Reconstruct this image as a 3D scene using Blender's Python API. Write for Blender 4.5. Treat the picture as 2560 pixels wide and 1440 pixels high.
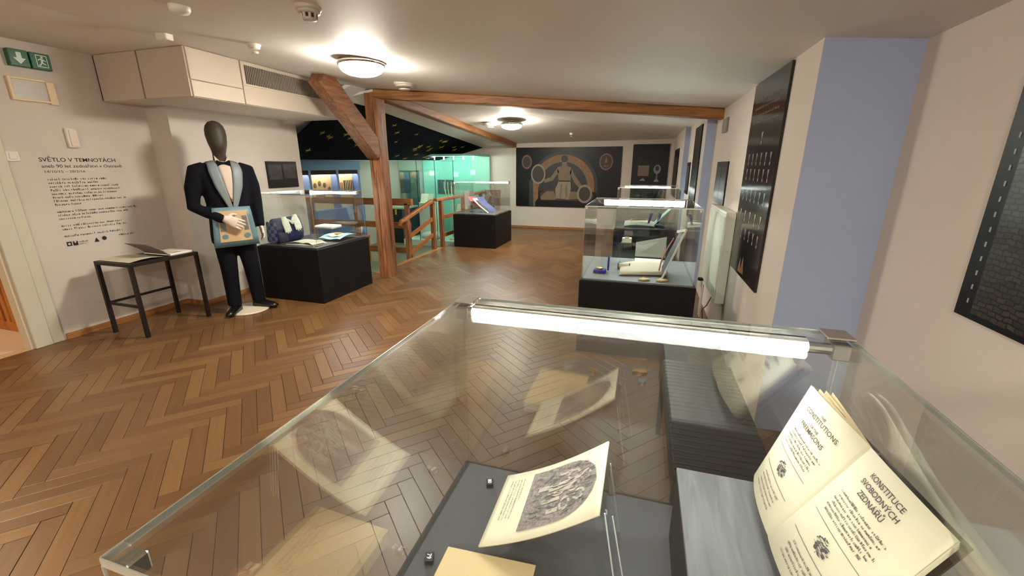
import bpy, bmesh, math, random
from mathutils import Vector, Matrix
PI = math.pi
R = math.radians
random.seed(7)
for o in list(bpy.data.objects): bpy.data.objects.remove(o)
SC = bpy.context.scene
COL = SC.collection

# ------------------------------------------------------------ camera
H = 1.45
cam_d = bpy.data.cameras.new('camera'); cam_d.sensor_width = 36; cam_d.lens = 36*1050/2560; cam_d.clip_start = .02
cam = bpy.data.objects.new('camera', cam_d); COL.objects.link(cam)
pitch, yaw = R(-16.2), R(16.9)
f = Vector((-math.sin(yaw)*math.cos(pitch), math.cos(yaw)*math.cos(pitch), math.sin(pitch)))
rt = Vector((math.cos(yaw), math.sin(yaw), 0)); up = rt.cross(f)
mw = Matrix(((rt.x, up.x, -f.x, 0), (rt.y, up.y, -f.y, 0), (rt.z, up.z, -f.z, H), (0, 0, 0, 1)))
cam.matrix_world = mw
SC.camera = cam
# ------------------------------------------------------------ world, light, exposure
w = bpy.data.worlds.new('world'); SC.world = w; w.use_nodes = True
w.node_tree.nodes['Background'].inputs[0].default_value = (.8, .85, 1, 1)
w.node_tree.nodes['Background'].inputs[1].default_value = .05
SC.view_settings.view_transform = 'Standard'; SC.view_settings.look = 'None'
SC.view_settings.gamma = 1; SC.view_settings.use_curve_mapping = False
SC.view_settings.exposure = 2.55
LAMP = 40.0        # strength of the ceiling domes
LED = 10.0         # strength of the light bars in the showcases
FAR_LED = 12.0
WARM = (1, .93, .80)
COOL = (.93, 1, .95)
TEAL = (.78, 1, .88)

# ------------------------------------------------------------ colour and materials
def lin(c):
    return tuple(((v/255)/12.92 if v/255 <= .04045 else ((v/255+.055)/1.055)**2.4) for v in c)
MATS = {}
def mat(name, rgb, rough=.6, metal=0, var=0, scale=20, bump=0, bscale=200, spec=.5, coat=0, rgb2=None):
    if name in MATS: return MATS[name]
    m = bpy.data.materials.new(name); m.use_nodes = True; nt = m.node_tree; b = nt.nodes['Principled BSDF']
    c = lin(rgb)
    b.inputs['Base Color'].default_value = (*c, 1); b.inputs['Roughness'].default_value = rough
    b.inputs['Metallic'].default_value = metal; b.inputs['Specular IOR Level'].default_value = spec
    b.inputs['Coat Weight'].default_value = coat
    tc = nt.nodes.new('ShaderNodeTexCoord')
    if var or rgb2:
        n = nt.nodes.new('ShaderNodeTexNoise'); n.inputs['Scale'].default_value = scale; n.inputs['Detail'].default_value = 4
        nt.links.new(tc.outputs['Object'], n.inputs['Vector'])
        r = nt.nodes.new('ShaderNodeValToRGB'); r.color_ramp.elements[0].position = .3; r.color_ramp.elements[1].position = .7
        c2 = lin(rgb2) if rgb2 else tuple(v*(1-var) for v in c)
        r.color_ramp.elements[0].color = (*c2, 1); r.color_ramp.elements[1].color = (*c, 1)
        nt.links.new(n.outputs['Fac'], r.inputs['Fac']); nt.links.new(r.outputs['Color'], b.inputs['Base Color'])
    if bump:
        n2 = nt.nodes.new('ShaderNodeTexNoise'); n2.inputs['Scale'].default_value = bscale
        nt.links.new(tc.outputs['Object'], n2.inputs['Vector'])
        bp = nt.nodes.new('ShaderNodeBump'); bp.inputs['Strength'].default_value = bump; bp.inputs['Distance'].default_value = .002
        nt.links.new(n2.outputs['Fac'], bp.inputs['Height']); nt.links.new(bp.outputs['Normal'], b.inputs['Normal'])
    MATS[name] = m
    return m
def emis(name, col, s):
    if name in MATS: return MATS[name]
    m = bpy.data.materials.new(name); m.use_nodes = True; nt = m.node_tree; nt.nodes.clear()
    e = nt.nodes.new('ShaderNodeEmission'); e.inputs[0].default_value = (*col, 1); e.inputs[1].default_value = s
    o = nt.nodes.new('ShaderNodeOutputMaterial'); nt.links.new(e.outputs[0], o.inputs[0])
    MATS[name] = m; return m
def glass(name, tint=(.97, .99, .98), ior=1.5, edge=False):
    if name in MATS: return MATS[name]
    m = bpy.data.materials.new(name); m.use_nodes = True; nt = m.node_tree; nt.nodes.clear()
    t = nt.nodes.new('ShaderNodeBsdfTransparent'); t.inputs[0].default_value = (*tint, 1)
    g = nt.nodes.new('ShaderNodeBsdfGlossy'); g.inputs['Roughness'].default_value = .0 if not edge else .12
    g.inputs['Color'].default_value = (1, 1, 1, 1)
    ge = nt.nodes.new('ShaderNodeNewGeometry'); dp = nt.nodes.new('ShaderNodeVectorMath'); dp.operation = 'DOT_PRODUCT'
    nt.links.new(ge.outputs['Normal'], dp.inputs[0]); nt.links.new(ge.outputs['Incoming'], dp.inputs[1])
    ab = nt.nodes.new('ShaderNodeMath'); ab.operation = 'ABSOLUTE'; nt.links.new(dp.outputs['Value'], ab.inputs[0])
    iv = nt.nodes.new('ShaderNodeMath'); iv.operation = 'SUBTRACT'; iv.inputs[0].default_value = 1; nt.links.new(ab.outputs[0], iv.inputs[1])
    pw = nt.nodes.new('ShaderNodeMath'); pw.operation = 'POWER'; pw.inputs[1].default_value = 5; nt.links.new(iv.outputs[0], pw.inputs[0])
    f0 = ((ior-1)/(ior+1))**2
    fr = nt.nodes.new('ShaderNodeMath'); fr.operation = 'MULTIPLY_ADD'; fr.inputs[1].default_value = 1-f0; fr.inputs[2].default_value = f0
    nt.links.new(pw.outputs[0], fr.inputs[0])
    mx = nt.nodes.new('ShaderNodeMixShader'); o = nt.nodes.new('ShaderNodeOutputMaterial')
    if edge:
        mx.inputs[0].default_value = .55
        d = nt.nodes.new('ShaderNodeBsdfDiffuse'); d.inputs[0].default_value = (.42, .5, .46, 1)
        m2 = nt.nodes.new('ShaderNodeMixShader'); m2.inputs[0].default_value = .45
        nt.links.new(t.outputs[0], m2.inputs[1]); nt.links.new(d.outputs[0], m2.inputs[2]); nt.links.new(m2.outputs[0], mx.inputs[1])
    else:
        nt.links.new(fr.outputs[0], mx.inputs[0]); nt.links.new(t.outputs[0], mx.inputs[1])
    nt.links.new(g.outputs[0], mx.inputs[2]); nt.links.new(mx.outputs[0], o.inputs[0])
    MATS[name] = m; return m
def wood(name, c1, c2, rough=.55, axis=0, sc=1.0):
    if name in MATS: return MATS[name]
    m = bpy.data.materials.new(name); m.use_nodes = True; nt = m.node_tree; b = nt.nodes['Principled BSDF']
    b.inputs['Roughness'].default_value = rough
    tc = nt.nodes.new('ShaderNodeTexCoord'); mp = nt.nodes.new('ShaderNodeMapping')
    s = [14*sc]*3; s[axis] = 1.2*sc; mp.inputs['Scale'].default_value = s
    n = nt.nodes.new('ShaderNodeTexNoise'); n.inputs['Scale'].default_value = 2.2; n.inputs['Detail'].default_value = 6; n.inputs['Distortion'].default_value = .6
    r = nt.nodes.new('ShaderNodeValToRGB'); r.color_ramp.elements[0].position = .32; r.color_ramp.elements[1].position = .68
    r.color_ramp.elements[0].color = (*lin(c1), 1); r.color_ramp.elements[1].color = (*lin(c2), 1)
    nt.links.new(tc.outputs['Object'], mp.inputs['Vector']); nt.links.new(mp.outputs[0], n.inputs['Vector'])
    nt.links.new(n.outputs['Fac'], r.inputs['Fac']); nt.links.new(r.outputs[0], b.inputs['Base Color'])
    bp = nt.nodes.new('ShaderNodeBump'); bp.inputs['Strength'].default_value = .25; bp.inputs['Distance'].default_value = .004
    nt.links.new(n.outputs['Fac'], bp.inputs['Height']); nt.links.new(bp.outputs[0], b.inputs['Normal'])
    MATS[name] = m; return m
def parquet():
    m = bpy.data.materials.new('parquet'); m.use_nodes = True; nt = m.node_tree; b = nt.nodes['Principled BSDF']
    b.inputs['Roughness'].default_value = .36; b.inputs['Specular IOR Level'].default_value = .45
    oi = nt.nodes.new('ShaderNodeObjectInfo'); ge = nt.nodes.new('ShaderNodeNewGeometry')
    ad = nt.nodes.new('ShaderNodeMath'); ad.operation = 'ADD'
    nt.links.new(oi.outputs['Random'], ad.inputs[0]); nt.links.new(ge.outputs['Random Per Island'], ad.inputs[1])
    fr = nt.nodes.new('ShaderNodeMath'); fr.operation = 'FRACT'; nt.links.new(ad.outputs[0], fr.inputs[0])
    uv = nt.nodes.new('ShaderNodeUVMap'); mp = nt.nodes.new('ShaderNodeMapping'); mp.inputs['Scale'].default_value = (3, 45, 1)
    nt.links.new(uv.outputs[0], mp.inputs['Vector'])
    n = nt.nodes.new('ShaderNodeTexNoise'); n.noise_dimensions = '4D'; n.inputs['Scale'].default_value = 1; n.inputs['Detail'].default_value = 5
    ml = nt.nodes.new('ShaderNodeMath'); ml.operation = 'MULTIPLY'; ml.inputs[1].default_value = 40
    nt.links.new(fr.outputs[0], ml.inputs[0]); nt.links.new(ml.outputs[0], n.inputs['W']); nt.links.new(mp.outputs[0], n.inputs['Vector'])
    mx = nt.nodes.new('ShaderNodeMath'); mx.operation = 'MULTIPLY_ADD'; mx.inputs[1].default_value = .55
    nt.links.new(n.outputs['Fac'], mx.inputs[0])
    m2 = nt.nodes.new('ShaderNodeMath'); m2.operation = 'MULTIPLY'; m2.inputs[1].default_value = .5
    nt.links.new(fr.outputs[0], m2.inputs[0]); nt.links.new(m2.outputs[0], mx.inputs[2])
    r = nt.nodes.new('ShaderNodeValToRGB'); r.color_ramp.elements[0].position = .12; r.color_ramp.elements[1].position = .85
    r.color_ramp.elements[0].color = (*lin((90, 60, 34)), 1); r.color_ramp.elements[1].color = (*lin((123, 90, 54)), 1)
    e = r.color_ramp.elements.new(.5); e.color = (*lin((106, 74, 43)), 1)
    nt.links.new(mx.outputs[0], r.inputs['Fac']); nt.links.new(r.outputs[0], b.inputs['Base Color'])
    return m

WALL = mat("wall_paint", (208, 197, 186), .8, var=.05, scale=3, bump=.15, bscale=90)
CEIL = mat('ceiling_paint', (226, 220, 212), .62, var=.04, scale=2)
BLUE = mat('pale_blue_paint', (163, 175, 205), .7, var=.04, scale=3, bump=.15, bscale=90)
BLACKW = mat('black_stained_board', (11, 8, 9), .55, spec=.3, var=.3, scale=30, bump=.2)
GREYF = mat('grey_display_board', (64, 64, 68), .55, var=.08, scale=30)
CHROME = mat('brushed_steel', (205, 203, 196), .22, metal=1, var=.1, scale=50)
DKMET = mat('dark_metal', (38, 28, 28), .45, metal=.3, var=.2)
GLASS = glass('case_glass', ior=2.3); GLASST = glass('top_glass', ior=1.6)
GLASSF = glass('far_glass', ior=1.6)
GEDGE = glass('glass_edge', edge=True)
ACR = glass('clear_acrylic', (.93, .95, .95), 1.6)
PAPER = mat('cream_paper', (212, 204, 180), .7, var=.06, scale=12)
PAPER2 = mat('tan_paper', (198, 176, 134), .7, var=.08, scale=12)
WHITE = mat('white_cloth', (214, 212, 200), .8, var=.06, scale=15, bump=.3, bscale=120)
INK = mat('printing_ink', (70, 62, 68), .8, var=.3, scale=200)
INKB = mat('black_ink', (38, 36, 44), .8, var=.2, scale=100)
INKG = mat('faded_ink', (104, 92, 88), .8, var=.25, scale=150)
ETCH = mat('etching_grey', (150, 141, 138), .8, scale=160, rgb2=(96, 86, 90))
BLACK = mat('matt_black', (16, 15, 16), .55, var=.2)
GOLD = mat('gilt_metal', (206, 160, 84), .3, metal=.8, var=.2)
BEAMX = wood('beam_wood_lateral', (112, 70, 36), (166, 112, 62), axis=0)
BEAMY = wood('beam_wood_long', (112, 72, 40), (160, 112, 66), axis=1)
BEAMZ = wood('post_wood', (100, 58, 34), (158, 106, 66), axis=2)
RAILW = wood('railing_wood', (128, 76, 36), (170, 108, 56), axis=0)
WHITEP = mat('white_enamel', (225, 220, 210), .4, var=.03)

# ------------------------------------------------------------ mesh helpers
class M:
    def __init__(s): s.v = []; s.f = []; s.uv = None
    def add(s, vs, fs):
        n = len(s.v); s.v += [Vector(v) for v in vs]; s.f += [[i+n for i in q] for q in fs]; return s
    def box(s, a, b, bev=0):
        x0, y0, z0 = a; x1, y1, z1 = b
        if x0 > x1: x0, x1 = x1, x0
        if y0 > y1: y0, y1 = y1, y0
        if z0 > z1: z0, z1 = z1, z0
        if bev:
            bm = bmesh.new(); bmesh.ops.create_cube(bm, size=1)
            for v in bm.verts: v.co = Vector(((x0+x1)/2+v.co.x*(x1-x0), (y0+y1)/2+v.co.y*(y1-y0), (z0+z1)/2+v.co.z*(z1-z0)))
            bmesh.ops.bevel(bm, geom=bm.edges[:], offset=bev, segments=1, affect='EDGES')
            bm.verts.index_update(); s.add([v.co.copy() for v in bm.verts], [[v.index for v in q.verts] for q in bm.faces]); bm.free(); return s
        return s.add([(x0,y0,z0),(x1,y0,z0),(x1,y1,z0),(x0,y1,z0),(x0,y0,z1),(x1,y0,z1),(x1,y1,z1),(x0,y1,z1)],
                     [[0,3,2,1],[4,5,6,7],[0,1,5,4],[1,2,6,5],[2,3,7,6],[3,0,4,7]])
    def obox(s, p, q, w, h, upv=(0,0,1), seg=1, jit=0, bev=0):
        p, q = Vector(p), Vector(q); d = (q-p).normalized(); sd = d.cross(Vector(upv)).normalized(); u = sd.cross(d)
        n = len(s.v); c = bev
        prof = [(-w/2+c,-h/2),(w/2-c,-h/2),(w/2,-h/2+c),(w/2,h/2-c),(w/2-c,h/2),(-w/2+c,h/2),(-w/2,h/2-c),(-w/2,-h/2+c)] if c else [(-w/2,-h/2),(w/2,-h/2),(w/2,h/2),(-w/2,h/2)]
        k = len(prof)
        for i in range(seg+1):
            o = p+(q-p)*i/seg
            for a, b in prof: s.v.append(o+sd*(a+random.uniform(-jit,jit))+u*(b+random.uniform(-jit,jit)))
        for i in range(seg):
            for j in range(k): s.f.append([n+i*k+j, n+i*k+(j+1)%k, n+(i+1)*k+(j+1)%k, n+(i+1)*k+j])
        s.f.append([n+j for j in range(k)][::-1]); s.f.append([n+seg*k+j for j in range(k)])
        return s
    def loft(s, rings, cap=True, closed=True):
        n = len(s.v); k = len(rings[0])
        for r in rings: s.v += [Vector(v) for v in r]
        for i in range(len(rings)-1):
            for j in range(k if closed else k-1): s.f.append([n+i*k+j, n+i*k+(j+1)%k, n+(i+1)*k+(j+1)%k, n+(i+1)*k+j])
        if cap: s.f.append([n+j for j in range(k)][::-1]); s.f.append([n+(len(rings)-1)*k+j for j in range(k)])
        return s
    def tube(s, pts, rad, seg=10, flat=1):
        pts = [Vector(p) for p in pts]
        if not isinstance(rad, (list, tuple)): rad = [rad]*len(pts)
        rings = []; prev = None
        for i, p in enumerate(pts):
            d = ((pts[min(i+1, len(pts)-1)]-pts[max(i-1, 0)])).normalized()
            if prev is None: a = d.cross(Vector((0, 0, 1)) if abs(d.z) < .9 else Vector((1, 0, 0))).normalized()
            else: a = (prev-d*prev.dot(d)).normalized()
            prev = a; b = d.cross(a)
            rings.append([p+a*math.cos(t)*rad[i]+b*math.sin(t)*rad[i]*flat for t in [2*PI*j/seg for j in range(seg)]])
        return s.loft(rings)
    def cyl(s, c, r, z0, z1, seg=24, r2=None):
        r2 = r if r2 is None else r2
        return s.loft([[(c[0]+r*math.cos(t), c[1]+r*math.sin(t), z0) for t in [2*PI*j/seg for j in range(seg)]],
                       [(c[0]+r2*math.cos(t), c[1]+r2*math.sin(t), z1) for t in [2*PI*j/seg for j in range(seg)]]])
    def lathe(s, c, prof, seg=28):
        return s.loft([[(c[0]+r*math.cos(t), c[1]+r*math.sin(t), z) for t in [2*PI*j/seg for j in range(seg)]] for r, z in prof])
    def ell(s, c, r, seg=16, rg=10):
        rings = []
        for i in range(rg+1):
            t = -PI/2+PI*i/rg; t = max(-PI/2+.05, min(PI/2-.05, t))
            rings.append([(c[0]+r[0]*math.cos(t)*math.cos(a), c[1]+r[1]*math.cos(t)*math.sin(a), c[2]+r[2]*math.sin(t)) for a in [2*PI*j/seg for j in range(seg)]])
        return s.loft(rings)
    def grid(s, fn, nu, nv, thick=0):
        n = len(s.v)
        for i in range(nu+1):
            for j in range(nv+1): s.v.append(Vector(fn(i/nu, j/nv)))
        for i in range(nu):
            for j in range(nv):
                a = n+i*(nv+1)+j; s.f.append([a, a+nv+1, a+nv+2, a+1])
        return s
    def prism(s, pts, dv):
        n = len(pts); dv = Vector(dv)
        return s.add([Vector(p) for p in pts]+[Vector(p)+dv for p in pts], [list(range(n))[::-1], list(range(n, 2*n))]+[[i, (i+1) % n, (i+1) % n+n, i+n] for i in range(n)])
ROOTINV = {}; ROOTOF = {}
def mkmesh(name, m, material, smooth=False, inv=None):
    me = bpy.data.meshes.new(name)
    vs = [inv @ v for v in m.v] if inv is not None else m.v
    me.from_pydata([tuple(v) for v in vs], [], m.f)
    bm = bmesh.new(); bm.from_mesh(me); bmesh.ops.recalc_face_normals(bm, faces=bm.faces[:]); bm.to_mesh(me); bm.free()
    if m.uv:
        l = me.uv_layers.new(name='UVMap')
        for i, u in enumerate(m.uv): l.data[i].uv = u
    me.materials.append(material)
    if smooth: me.shade_smooth()
    me.update(); return me
def thing(name, label, cat, loc=(0, 0, 0), rotz=0, group=None):
    o = bpy.data.objects.new(name, None); COL.objects.link(o); o.location = loc; o.rotation_euler = (0, 0, rotz)
    o.empty_display_size = .1; o['label'] = label; o['category'] = cat
    if group: o['group'] = group
    ROOTINV[o.name] = (Matrix.Translation(Vector(loc)) @ Matrix.Rotation(rotz, 4, 'Z')).inverted(); ROOTOF[o.name] = o.name
    return o
SPLIT = set('printed_medal printed_marks printed_ornament printed_medallion printed_halo printed_goblet printed_fold printed_disc printed_cloud printed_body printed_shadow page page_block leg seam rosette loose_leaf page_leaves pipe end_cap edge architrave shirt_collar post logo logo_cutout engraved_figures'.split())
ONE = {'printed_marks': 'printed_mark', 'page_leaves': 'page_leaf', 'engraved_figures': 'engraved_figure'}
TEXTY = set('text_print title_print title subtitle dates printed_text print logo_text engraved_lines caption_text cover_print body_text running_figure'.split())
def islands(m):
    p = list(range(len(m.v)))
    def fd(a):
        while p[a] != a: p[a] = p[p[a]]; a = p[a]
        return a
    for q in m.f:
        for i in q[1:]: p[fd(i)] = fd(q[0])
    out = {}
    for q in m.f: out.setdefault(fd(q[0]), []).append(q)
    res = []
    for fs_ in out.values():
        ids = sorted({i for q in fs_ for i in q}); ix = {a: b for b, a in enumerate(ids)}; k = M(); k.add([m.v[i] for i in ids], [[ix[i] for i in q] for q in fs_]); res.append(k)
    return res
def part(name, m, material, parent, label=None, smooth=False, local=False, kind=None, bevel=0):
    if name in TEXTY and name != 'running_figure': kind = kind or 'stuff'
    if name in SPLIT:
        pcs = islands(m)
        if 1 < len(pcs) <= 30:
            for k in pcs: o = part1(ONE.get(name, name), k, material, parent, label, smooth, local, kind, bevel)
            return o
    return part1(name, m, material, parent, label, smooth, local, kind, bevel)
def part1(name, m, material, parent, label=None, smooth=False, local=False, kind=None, bevel=0):
    rn = ROOTOF[parent.name]
    inv = None if local else ROOTINV[rn]
    o = bpy.data.objects.new(name, mkmesh(name, m, material, smooth, inv)); COL.objects.link(o); o.parent = parent; ROOTOF[o.name] = rn
    if label: o['label'] = label
    if kind: o['kind'] = kind
    if bevel: bv = o.modifiers.new('bevel', 'BEVEL'); bv.width = bevel; bv.segments = 2
    return o
def solo(name, m, material, label, cat, group=None, smooth=False, bevel=0):
    c = sum((v for v in m.v), Vector())/len(m.v); zmin = min(v.z for v in m.v); base = Vector((c.x, c.y, zmin))
    inv = Matrix.Translation(-base)
    o = bpy.data.objects.new(name, mkmesh(name, m, material, smooth, inv)); o.location = base; COL.objects.link(o)
    o['label'] = label; o['category'] = cat
    if group: o['group'] = group
    if bevel: bv = o.modifiers.new('bevel', 'BEVEL'); bv.width = bevel; bv.segments = 2
    ROOTINV[o.name] = inv; ROOTOF[o.name] = o.name
    return o
def struct(name, m, material, smooth=False):
    o = bpy.data.objects.new(name, mkmesh(name, m, material, smooth)); COL.objects.link(o); o['kind'] = 'structure'
    ROOTINV[o.name] = Matrix.Identity(4); ROOTOF[o.name] = o.name
    return o
def solid(o, t, off=-1):
    s = o.modifiers.new('thickness', 'SOLIDIFY'); s.thickness = t; s.offset = off; return o
def remesh(m, vox, smooth=4):
    me = bpy.data.meshes.new('tmp'); me.from_pydata([tuple(v) for v in m.v], [], m.f)
    bm = bmesh.new(); bm.from_mesh(me); bmesh.ops.recalc_face_normals(bm, faces=bm.faces[:]); bm.to_mesh(me); bm.free()
    o = bpy.data.objects.new('tmp', me); COL.objects.link(o)
    r = o.modifiers.new('r', 'REMESH'); r.mode = 'VOXEL'; r.voxel_size = vox
    if smooth: sm = o.modifiers.new('s', 'SMOOTH'); sm.factor = .6; sm.iterations = smooth
    dg = bpy.context.evaluated_depsgraph_get(); ev = o.evaluated_get(dg); e = ev.to_mesh()
    out = M(); out.add([v.co.copy() for v in e.vertices], [list(p.vertices) for p in e.polygons]); ev.to_mesh_clear()
    bpy.data.objects.remove(o); bpy.data.meshes.remove(me); return out

# flat print on a sheet: coordinates (u, v) along U and V in metres, h off the surface
class Sheet:
    def __init__(s, o, U, V, curl=None):
        s.o = Vector(o); s.U = Vector(U).normalized(); s.V = Vector(V).normalized(); s.N = s.U.cross(s.V); s.curl = curl
    def p(s, u, v, h=0):
        c = s.curl(u, v) if s.curl else 0
        return s.o+s.U*u+s.V*v+s.N*(h+c)
    def poly(s, m, pts, h=.001):
        return m.add([s.p(a, b, h) for a, b in pts], [list(range(len(pts)))])
    def rect(s, m, u0, v0, u1, v1, h=.001, n=1):
        for i in range(n):
            a, b = u0+(u1-u0)*i/n, u0+(u1-u0)*(i+1)/n
            s.poly(m, [(a, v0), (b, v0), (b, v1), (a, v1)], h)
        return m
    def ring(s, m, cu, cv, r0, r1, a0=0, a1=360, h=.001, ry=1, n=36):
        vs = []; fs = []
        for i in range(n+1):
            t = R(a0+(a1-a0)*i/n)
            vs += [s.p(cu+r0*math.cos(t), cv+r0*math.sin(t)*ry, h), s.p(cu+r1*math.cos(t), cv+r1*math.sin(t)*ry, h)]
        for i in range(n): fs.append([2*i, 2*i+1, 2*i+3, 2*i+2])
        return m.add(vs, fs)
    def disc(s, m, cu, cv, r, h=.001, ry=1, n=20):
        return s.poly(m, [(cu+r*math.cos(2*PI*i/n), cv+r*ry*math.sin(2*PI*i/n)) for i in range(n)], h)
    def line(s, m, u0, u1, v, ht, h=.001, wd=None):       # a line of small print, letter strokes grouped into words
        u = u0
        while u < u1:
            wl = random.randint(3, 9)
            for k in range(wl):
                if u > u1: break
                hh = ht*random.choice((.55, .6, .6, .9)); s.rect(m, u, v, u+ht*.18, v+hh, h)
                if random.random() < .7: s.rect(m, u+ht*.18, v+random.choice((0, hh*.45, hh*.8)), u+ht*.42, v+random.choice((0, hh*.45, hh*.8))+ht*.14, h)
                if random.random() < .6: s.rect(m, u+ht*.4, v, u+ht*.55, v+hh*random.choice((.6, 1)), h)
                u += ht*.68
            u += ht*.5
        return m
    def text(s, m, body, u, v, size, h=.001, align='LEFT', bold=0, width=None):
        cu = bpy.data.curves.new('t', 'FONT'); cu.body = body; cu.size = size; cu.align_x = align; cu.offset = bold; cu.resolution_u = 3
        o = bpy.data.objects.new('t', cu); COL.objects.link(o)
        dg = bpy.context.evaluated_depsgraph_get(); ev = o.evaluated_get(dg); me = ev.to_mesh()
        xs = [q.co.x for q in me.vertices]; k = 1
        if width and xs: k = width/(max(xs)-min(xs))
        m.add([s.p(u+q.co.x*k, v+q.co.y, h) for q in me.vertices], [list(p.vertices) for p in me.polygons])
        ev.to_mesh_clear(); bpy.data.objects.remove(o); bpy.data.curves.remove(cu); return m

# ------------------------------------------------------------ THE ROOM
def cz(x): return 2.063-.088*x if x > -3.6 else 2.38
P_post = Vector((-3.25, 4.87, cz(-3.25)))
Cc = Vector((.72, 9.95, 2.0)); Dd = Vector((-2.95, 9.95, 1.955))
cm = M()
def q3(m, *pts): m.add([Vector(p) for p in pts], [list(range(len(pts)))])
T = .06
def slab(m, *pts): m.prism([Vector(p) for p in pts], (0, 0, T))
slab(cm, (-4.85, -3, 2.38), (-3.6, -3, 2.38), (-3.6, 4.87, 2.38), (-4.85, 4.87, 2.38))
slab(cm, (-3.6, -3, 2.38), (1.25, -3, cz(1.25)), (1.25, 4.9, cz(1.25)), (-3.6, 4.87, 2.38))
slab(cm, P_post, (.9, 4.9, cz(.72)), (.9, 9.95, 2.0), Cc)
slab(cm, P_post, Cc, Dd)
struct('ceiling', cm, CEIL)
nb = M(); nn = Vector((0, 0, 1))
# pale strip of ceiling beside the second beam, then the slope with stars
def bil(a, b, c, d): return lambda u, v: (Vector(a)*(1-u)+Vector(b)*u)*(1-v)+(Vector(d)*(1-u)+Vector(c)*u)*v
st = M().grid(bil((-3.25, 4.87, 2.34), (-2.95, 9.95, 1.95), (-3.75, 9.95, 1.885), (-3.9, 4.87, 2.26)), 8, 2)
st = solid(struct('trim_1', st, CEIL), .03, 0)
NAVY = mat('navy_paint', (8, 12, 20), .9, var=.3, scale=4, spec=.1)
sl = M().grid(bil((-3.7, 4.805, 2.27), (-3.75, 9.95, 1.885), (-4.9, 9.95, 1.60), (-4.9, 4.805, 1.547)), 10, 8)
slope = solid(struct('ceiling_slope', sl, NAVY), .03, 0)
struct('ceiling_alcove', M().box((-6.2, 4.6, 1.76), (-4.85, 10, 1.8)).prism([(-4.95, 4.6, 1.77), (-4.95, 10, 1.77), (-3.2, 10, 2.42), (-3.2, 4.6, 2.42)], (0, 0, .04)), CEIL)
# gold stars painted on the slope
STAR = mat('gold_star_paint', (150, 140, 52), .8, var=.3, scale=30)
fs = bil((-3.7, 4.805, 2.27), (-3.75, 9.95, 1.885), (-4.9, 9.95, 1.60), (-4.9, 4.805, 1.547))
for k in range(44):
    u, v = random.uniform(.04, .97), random.uniform(.12, .92)
    c = fs(u, v); a = (fs(u+.01, v)-c).normalized(); b = (fs(u, v+.01)-c).normalized(); n = a.cross(b).normalized()
    if n.z > 0: n = -n
    s0 = random.uniform(.055, .09); sm = M(); pts = []
    for i in range(16):
        rr = s0 if i % 2 == 0 else s0*.16
        if i % 4 == 2: rr *= .6
        t = 2*PI*i/16; pts.append(c+a*rr*math.cos(t)+b*rr*math.sin(t)+n*.017)
    sm.add([c+n*.03]+pts, [[0, i+1, (i+1) % 16+1] for i in range(16)])
    part('star', sm, STAR, slope)

# floor slabs
fl = M().box((-4.85, -3, -.2), (1.25, 4.87, -.006)).box((-3.5, 4.87, -.2), (.9, 10, -.006)).box((-3.5, 4.87, -.36), (-3.46, 9.95, -.006))
floor = struct('floor', fl, mat('floor_joint', (70, 46, 30), .7, var=.2))
PARQ = parquet()
L, W = .48, .08
def clip(poly, x0, x1, y0, y1):
    for ax, lim, sg in ((0, x0, 1), (0, x1, -1), (1, y0, 1), (1, y1, -1)):
        out = []
        for i in range(len(poly)):
            a, b = poly[i], poly[(i+1) % len(poly)]
            da, db = (a[ax]-lim)*sg, (b[ax]-lim)*sg
            if da >= 0: out.append(a)
            if da*db < 0:
                t = da/(da-db); out.append(tuple(a[k]+(b[k]-a[k])*t for k in range(len(a))))
        poly = out
        if len(poly) < 3: return []
    return poly
def seen(x, y):
    d = Vector((x, y, -H)); z = d.dot(f)
    if z < .3: return None
    u, v = 1280+1050*d.dot(rt)/z, 720-1050*d.dot(up)/z
    if u < 0 or u > 2560 or v > 1440: return None
    if x > -.5 and y < 1.35: return None
    return z
stuff = M(); stuff.uv = []; whole = []
ang = R(45+3)
g = .0012
regs = ((-4.7, 1.1, -1.2, 4.87), (-3.5, .75, 4.87, 9.95))
n = int(L/W)
# herringbone made of L-shaped repeats in a frame turned by 48 degrees
ca, sa = math.cos(ang), math.sin(ang)
for i in range(-70, 130):
    for j in range(-20, 30):
        # horizontal plank k: origin at (i*W + j*L... ) standard lattice
        for kind in (0, 1):
            ox, oy = i*W + j*L, i*W - j*L
            if kind == 0: px, py, dx, dy = ox, oy, L, W
            else: px, py, dx, dy = ox, oy+W, W, L
            if kind == 1: px -= 0
            loc = [(px+g, py+g), (px+dx-g, py+g), (px+dx-g, py+dy-g), (px+g, py+dy-g)]
            wp = []
            for q, (a, b) in enumerate(loc):
                X = a*ca-b*sa-2; Y = a*sa+b*ca+2
                la, lb = (a-px, b-py) if kind == 0 else (b-py, a-px)
                wp.append((X, Y, la, lb))
            if max(p[0] for p in wp) < -4.7 or min(p[0] for p in wp) > 1.1 or max(p[1] for p in wp) < -1.2 or min(p[1] for p in wp) > 9.95: continue
            done = False
            for rg in regs:
                c = clip(wp, *rg)
                if len(c) < 3: continue
                full = all(rg[0] <= p[0] <= rg[1] and rg[2] <= p[1] <= rg[3] for p in wp)
                cx, cy = sum(p[0] for p in wp)/4, sum(p[1] for p in wp)/4
                zz = seen(cx, cy) if full else None
                if zz is not None: whole.append((zz, cx, cy, kind, c))
                else:
                    k0 = len(stuff.v); stuff.v += [Vector((p[0], p[1], 0)) for p in c]; stuff.f.append(list(range(k0, k0+len(c)))); stuff.uv += [(p[2], p[3]) for p in c]
                if full: break
whole.sort()
pm = bpy.data.meshes.new('plank')
hx, hy = L/2-g, W/2-g
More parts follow.
